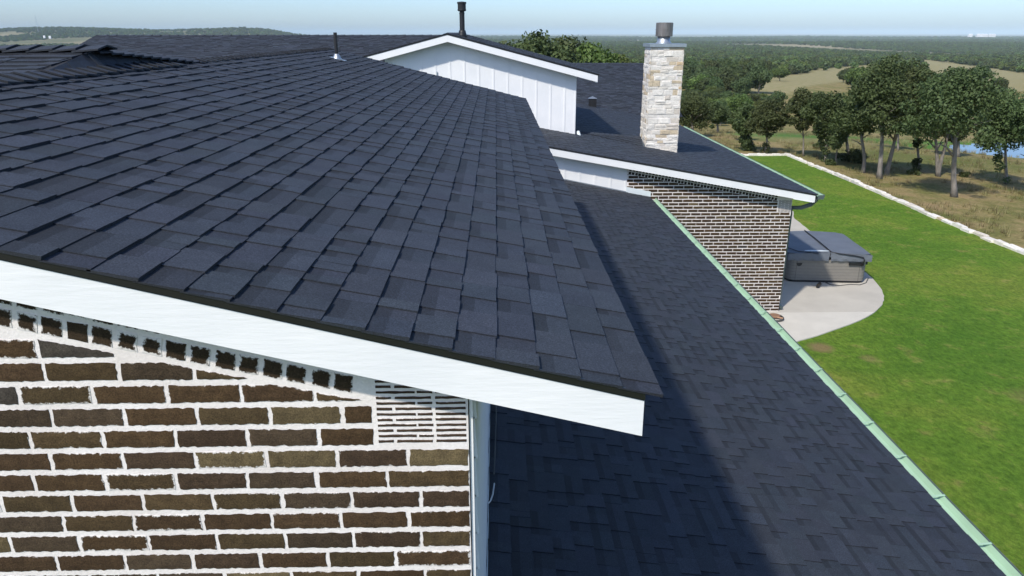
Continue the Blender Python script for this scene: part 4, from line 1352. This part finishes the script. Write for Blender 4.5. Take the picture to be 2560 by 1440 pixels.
# trees behind the house
for i, (cx_, ty, D, W, lab) in enumerate([(1352, 66, 50, 5.6, "big leafy oak rising behind the white upper gable"), (1298, 88, 53, 4.2, "lower oak at the left of the trees behind the gable"), (1488, 98, 52, 4.0, "rounded oak behind the roof left of the chimney"), (1420, 84, 54, 4.2, "oak between the big oak and the rounded one behind the roof"), (1545, 120, 58, 3.4, "low oak just left of the chimney stack behind the far roof")]):
    T = at_y(cx_, ty, D)
    g = ground_h(T[0], D); Ht = T[2] - g; Hc = Ht * .72; zb = Ht - Hc
    t = empty("oak_tree", (T[0], D, g - .03), lab, "tree", "oaks behind the house")
    cl = [(a, b, c + zb, r_) for a, b, c, r_ in crown_clusters(W, Hc, 34, 700 + i)]
    add_part("crown", leaf_mesh("crown", cl, 6500, .2, M["leaf2"] if i in (2, 4) else M["leaf"], 800 + i), t)
    add_part("trunk", trunk_mesh("trunk", Ht, (.1, .1), .17, 40 + i, zb, W), t)

# woodland
NV = 6
crowns = [leaf_mesh("woodland_crown", crown_clusters(8.4, 5.4, 22, 900 + k, 1.3), 4200, .36, M["leaf"] if k % 3 else M["leaf2"], 950 + k) for k in range(NV)]
trunks = [trunk_mesh("woodland_trunk", 5.5, (.2, .1), .2, 60 + k, 1.3, 5.0) for k in range(2)]
def spot_ok(x, y, h):
    q = px((x, y, h))
    if q[1] > 318: return False
    if q[1] > 262 and q[0] > 1850 and q[1] > 300 - (q[0] - 1850) * .06: return False
    if any(in_poly(q[0], q[1], P) for P in PASTURES): return False
    return True
spots = []
yy = 62.0
while yy < 1500:
    st = 5.6 + yy * .0055
    for xx in np.arange(.12 * yy, .80 * yy + 6, st):
        x_ = xx + rng.uniform(-.45, .45) * st; y_ = yy + rng.uniform(-.45, .45) * st
        if mnoise.noise(Vector((x_ / 60, y_ / 60, 7.7))) > .38 and yy < 700: continue
        h_ = ground_h(x_, y_)
        if math.hypot((x_ - POND_C[0]) / 1.8, y_ - POND_C[1]) < 11: continue
        if not spot_ok(x_, y_, h_): continue
        q = px((x_, y_, h_))
        k_ = .43 if y_ < 140 else .55 if y_ < 230 else 1.12
        tops = [px((x_ + a, y_, h_ + b * k_)) for a, b in ((0, 6.6), (0, 5.0), (-2.5 * k_, 5.2), (2.5 * k_, 5.2))]
        if any(in_poly(t_[0], t_[1], P) for t_ in tops for P in PASTURES) and rng.random() < .93: continue
        spots.append((x_, y_, h_, rng.uniform(.72, 1.2), q))
    yy += st
# lone trees in the pasture
for p_, s_2 in (((1949, 203), .95), ((1990, 183), .9), ((2062, 176), .9), ((2095, 172), .8), ((2135, 170), .85), ((2538, 175), .6), ((2455, 168), .7)):
    P = ground_pt(*p_); spots.append((P[0], P[1], P[2], s_2, p_))
def shown(s):
    q = s[4]
    if not (1712 < q[0] < 2580): return 0
    return 1.0 / s[1]
spots.sort(key=lambda s: -shown(s))
singles, rest = spots[:290], spots[290:]
for i, (x_, y_, h_, sc, q) in enumerate(singles):
    beside = [(1775, "right beside the chimney stack"), (1832, "behind the round bushy oak"), (1895, "behind the leaf-wrapped column oak"), (1960, "behind the oak with the slanted trunk"), (2035, "behind the narrow oak above the lawn corner"), (2110, "behind the spindly young oak"), (2180, "behind the slender oak"), (2290, "behind the close pair of trunks"), (2360, "behind the small leaning oak"), (2470, "behind the broad nearest oak"), (9999, "behind the oak with the dark straight trunk")]
    where = next(b for xm, b in beside if q[0] < xm)
    rank = "at the near edge of the woods" if q[1] > 255 else "in the middle of the woods" if q[1] > 215 else "deep in the woods by the tan pasture"
    lab = "oak " + rank + ", " + where
    if abs(q[0] - 1949) < 1 and abs(q[1] - 203) < 1: lab = "lone dark oak standing in the tan pasture"
    t = empty("woodland_oak", (x_, y_, h_ - .1), lab, "tree", "woodland oaks " + rank + " " + where)
    if "lone" in lab: del t["group"]
    k = int(rng.integers(NV))
    s = sc * (.43 if y_ < 140 else .55 if y_ < 230 else 1.12)
    t.scale = (s * rng.uniform(.9, 1.15), s * rng.uniform(.9, 1.15), s * rng.uniform(.9, 1.2))
    t.rotation_euler = (0, 0, rng.uniform(0, 6.28))
    add_part("crown", crowns[k], t); add_part("trunk", trunks[k % 2], t)

def scatter(name, pts, scales, protos, label, seed=0):
    """one object: prototypes instanced on a cloud of points (geometry nodes)"""
    me = bpy.data.meshes.new(name)
    me.from_pydata([tuple(p) for p in pts], [], [])
    n = len(pts)
    r_ = np.random.default_rng(seed)
    me.attributes.new("size", 'FLOAT', 'POINT').data.foreach_set("value", np.array(scales, np.float32))
    me.attributes.new("turn", 'FLOAT', 'POINT').data.foreach_set("value", r_.uniform(0, 6.28, n).astype(np.float32))
    me.attributes.new("pick", 'INT', 'POINT').data.foreach_set("value", r_.integers(0, len(protos), n).astype(np.int32))
    o = bpy.data.objects.new(name, me); COL.objects.link(o)
    coll = bpy.data.collections.new(name + "_kinds")
    for p in protos:
        po = bpy.data.objects.new(name + "_kind", p); coll.objects.link(po)
    ng = bpy.data.node_groups.new(name, 'GeometryNodeTree')
    ng.interface.new_socket("Geometry", in_out='INPUT', socket_type='NodeSocketGeometry')
    ng.interface.new_socket("Geometry", in_out='OUTPUT', socket_type='NodeSocketGeometry')
    N, L = ng.nodes, ng.links
    gi, go = N.new("NodeGroupInput"), N.new("NodeGroupOutput")
    ci = N.new("GeometryNodeCollectionInfo"); ci.inputs[0].default_value = coll; ci.inputs[1].default_value = True; ci.inputs[2].default_value = True
    ip = N.new("GeometryNodeInstanceOnPoints"); ip.inputs["Pick Instance"].default_value = True
    def attr(nm, ty):
        a = N.new("GeometryNodeInputNamedAttribute"); a.data_type = ty; a.inputs[0].default_value = nm
        return a.outputs[0]
    cx3 = N.new("ShaderNodeCombineXYZ"); L.new(attr("turn", 'FLOAT'), cx3.inputs[2])
    L.new(gi.outputs[0], ip.inputs["Points"]); L.new(ci.outputs[0], ip.inputs["Instance"])
    L.new(attr("pick", 'INT'), ip.inputs["Instance Index"])
    L.new(cx3.outputs[0], ip.inputs["Rotation"]); L.new(attr("size", 'FLOAT'), ip.inputs["Scale"])
    L.new(ip.outputs[0], go.inputs[0])
    md = o.modifiers.new("scatter", 'NODES'); md.node_group = ng
    return tag(o, label, None, None, "stuff")

low = [leaf_mesh("far_crown", crown_clusters(8.6, 5.2, 16, 1300 + k, .4), 420, 1.25, M["leaf"] if k % 3 else M["leaf2"], 1350 + k) for k in range(5)]
near_rest = [s for s in rest if s[1] < 420]; far_rest = [s for s in rest if s[1] >= 420]
P_, S_ = [], []
for s in near_rest:
    P_.append((s[0], s[1], s[2] - .1)); S_.append(s[3] * (.43 if s[1] < 140 else .55 if s[1] < 230 else 1.12))
if P_: scatter("woodland", P_, S_, crowns, "rest of the oak woodland below the yard", 3)
P_, S_ = [(s[0], s[1], s[2] - .1) for s in far_rest], [s[3] * 1.2 for s in far_rest]
# distant woods on both sides, out to the horizon, with clearings
yy = 1500.0
while yy < 9000:
    st = 9 + (yy - 1000) * .008
    for xx in np.arange(-.80 * yy, .80 * yy, st):
        x_ = xx + rng.uniform(-.5, .5) * st; y_ = yy + rng.uniform(-.5, .5) * st
        cl_ = mnoise.noise(Vector((x_ / 420, y_ / 900, 5.1)))
        if cl_ > (.30 if x_ > 0 else .12 if y_ > 2800 else .25): continue
        P_.append((x_, y_, ground_h(x_, y_) - .4)); S_.append(rng.uniform(.8, 1.15) * (1 + (st - 9) * .045))
    yy += st
scatter("distant_woods", P_, S_, low, "hazy green woods stretching to the horizon", 4)
print("woods", len(singles), len(near_rest), len(P_))

# rough grass tufts beyond the edging
def tuft(seed):
    r_ = random.Random(seed); mb = MB()
    for k in range(14):
        a = r_.uniform(0, 6.28); l = r_.uniform(.12, .34); o_ = (r_.uniform(-.12, .12), r_.uniform(-.12, .12))
        dx_, dy_ = math.cos(a) * l * .5, math.sin(a) * l * .5
        mb.add([(o_[0] - dy_ * .09, o_[1] + dx_ * .09, 0), (o_[0] + dy_ * .09, o_[1] - dx_ * .09, 0), (o_[0] + dx_, o_[1] + dy_, l)], [(0, 1, 2)], [(r_.uniform(0, 1),) * 3])
    return mesh("tuft", mb.v, mb.f, M["drygrass"], mb.c)
tp, ts = [], []
for k in range(16000):
    y_ = 14 + 70 * rng.random() ** 1.3; x_ = rng.uniform(8, 62)
    if x_ < LX + .35 and y_ < LY + .35: continue
    if mnoise.noise(Vector((x_ / 3, y_ / 3, 1.7))) < -.05: continue
    tp.append((x_, y_, ground_h(x_, y_) - .02)); ts.append(rng.uniform(.5, 1.1))
scatter("rough_grass", tp, ts, [tuft(k) for k in range(5)], "rough dry grass beyond the stone edging", 5)

# low bushes at the feet of the oaks
for i, (p_, w_, lab) in enumerate([((2128, 405), 2.0, "low dark bush round the kinked oak's foot"), ((2075, 412), .8, "small bush between the leafy trunk and the spindly oak"), ((2052, 372), 1.2, "dark bush in the grass behind the leafy oak"), ((2410, 442), .6, "tuft of leaves at the forked oak's foot"), ((2285, 436), .7, "leafy sprout at the small leaning oak's foot")]):
    P = ground_pt(*p_)
    t = empty("bush", (P[0], P[1], P[2] - .03), lab, "bush", "bushes among the oaks")
    add_part("foliage", leaf_mesh("foliage", crown_clusters(w_, w_ * .45, 12, 1500 + i), 700, .13, M["leaf"], 1550 + i), t)
    add_part("stem", trunk_mesh("stem", w_ * .4, (0, 0), .03, 90 + i, .05, w_ * .6), t)

# far farm buildings and a mast
def barn(p_, D, w_, h_, lab):
    P = at_y(p_[0], p_[1], D); g = ground_h(P[0], P[1])
    c = np.array([P[0], P[1], P[2]])
    t = empty("farm_building", tuple(c), lab, "building", "pale far-off farm buildings")
    MB().box(c + (-w_ / 2, -w_ * .3, -6), c + (w_ / 2, w_ * .3, h_)).make("wall", M["barn"], t)
    MB().prism([c + (-w_ * .53, -w_ * .32, h_ + .02), c + (w_ * .53, -w_ * .32, h_ + .02), c + (w_ * .53, 0, h_ * 1.5), c + (-w_ * .53, 0, h_ * 1.5)], (0, .2, .1)).make("roof", M["barn"], t)
barn((111, 92), 3600, 8, 3.5, "left of two tiny white farm buildings on the far left hillside")
barn((125, 93), 3500, 9, 3.5, "right of two tiny white farm buildings on the far left hillside")
for i, xx in enumerate((2425, 2447, 2460, 2478)):
    barn((xx, 90), 5200, 26 + 6 * i, 9, ["leftmost", "second", "third", "rightmost"][i] + " of the tiny pale buildings on the right horizon")
mp_ = at_y(97, 84, 4200)
mast = empty("radio_mast", (mp_[0], mp_[1], mp_[2] - 6), "thin radio mast on the far left skyline", "mast")
MB().tube([(mp_[0], mp_[1], mp_[2] - 6), (mp_[0] - 1, mp_[1], mp_[2] + 95)], [.8, .5], 6).make("pole", M["galv"], mast)
for k in range(3): MB().tube([(mp_[0] - .7, mp_[1], mp_[2] + 90 - 28 * k), (mp_[0] + 22 * (1 if k % 2 else -1), mp_[1] + 12, mp_[2] - 6)], .12, 4).make("guy_wire", M["galv"], mast)

# ------------------------------------------------------------------ haze
hm = bpy.data.materials.new("haze")
hm.use_nodes = True
hn = hm.node_tree.nodes
hn.remove(hn["Principled BSDF"])
pv_ = hn.new("ShaderNodeVolumePrincipled")
pv_.inputs["Color"].default_value = (0.74, 0.92, 1.0, 1)
pv_.inputs["Density"].default_value = 5.2e-5
pv_.inputs["Anisotropy"].default_value = -0.3
hm.node_tree.links.new(pv_.outputs[0], hn["Material Output"].inputs["Volume"])
tag(MB().box((-47000, -47000, -90), (47000, 47000, 115)).make("haze", hm), "pale blue haze over the far plain", kind="stuff")
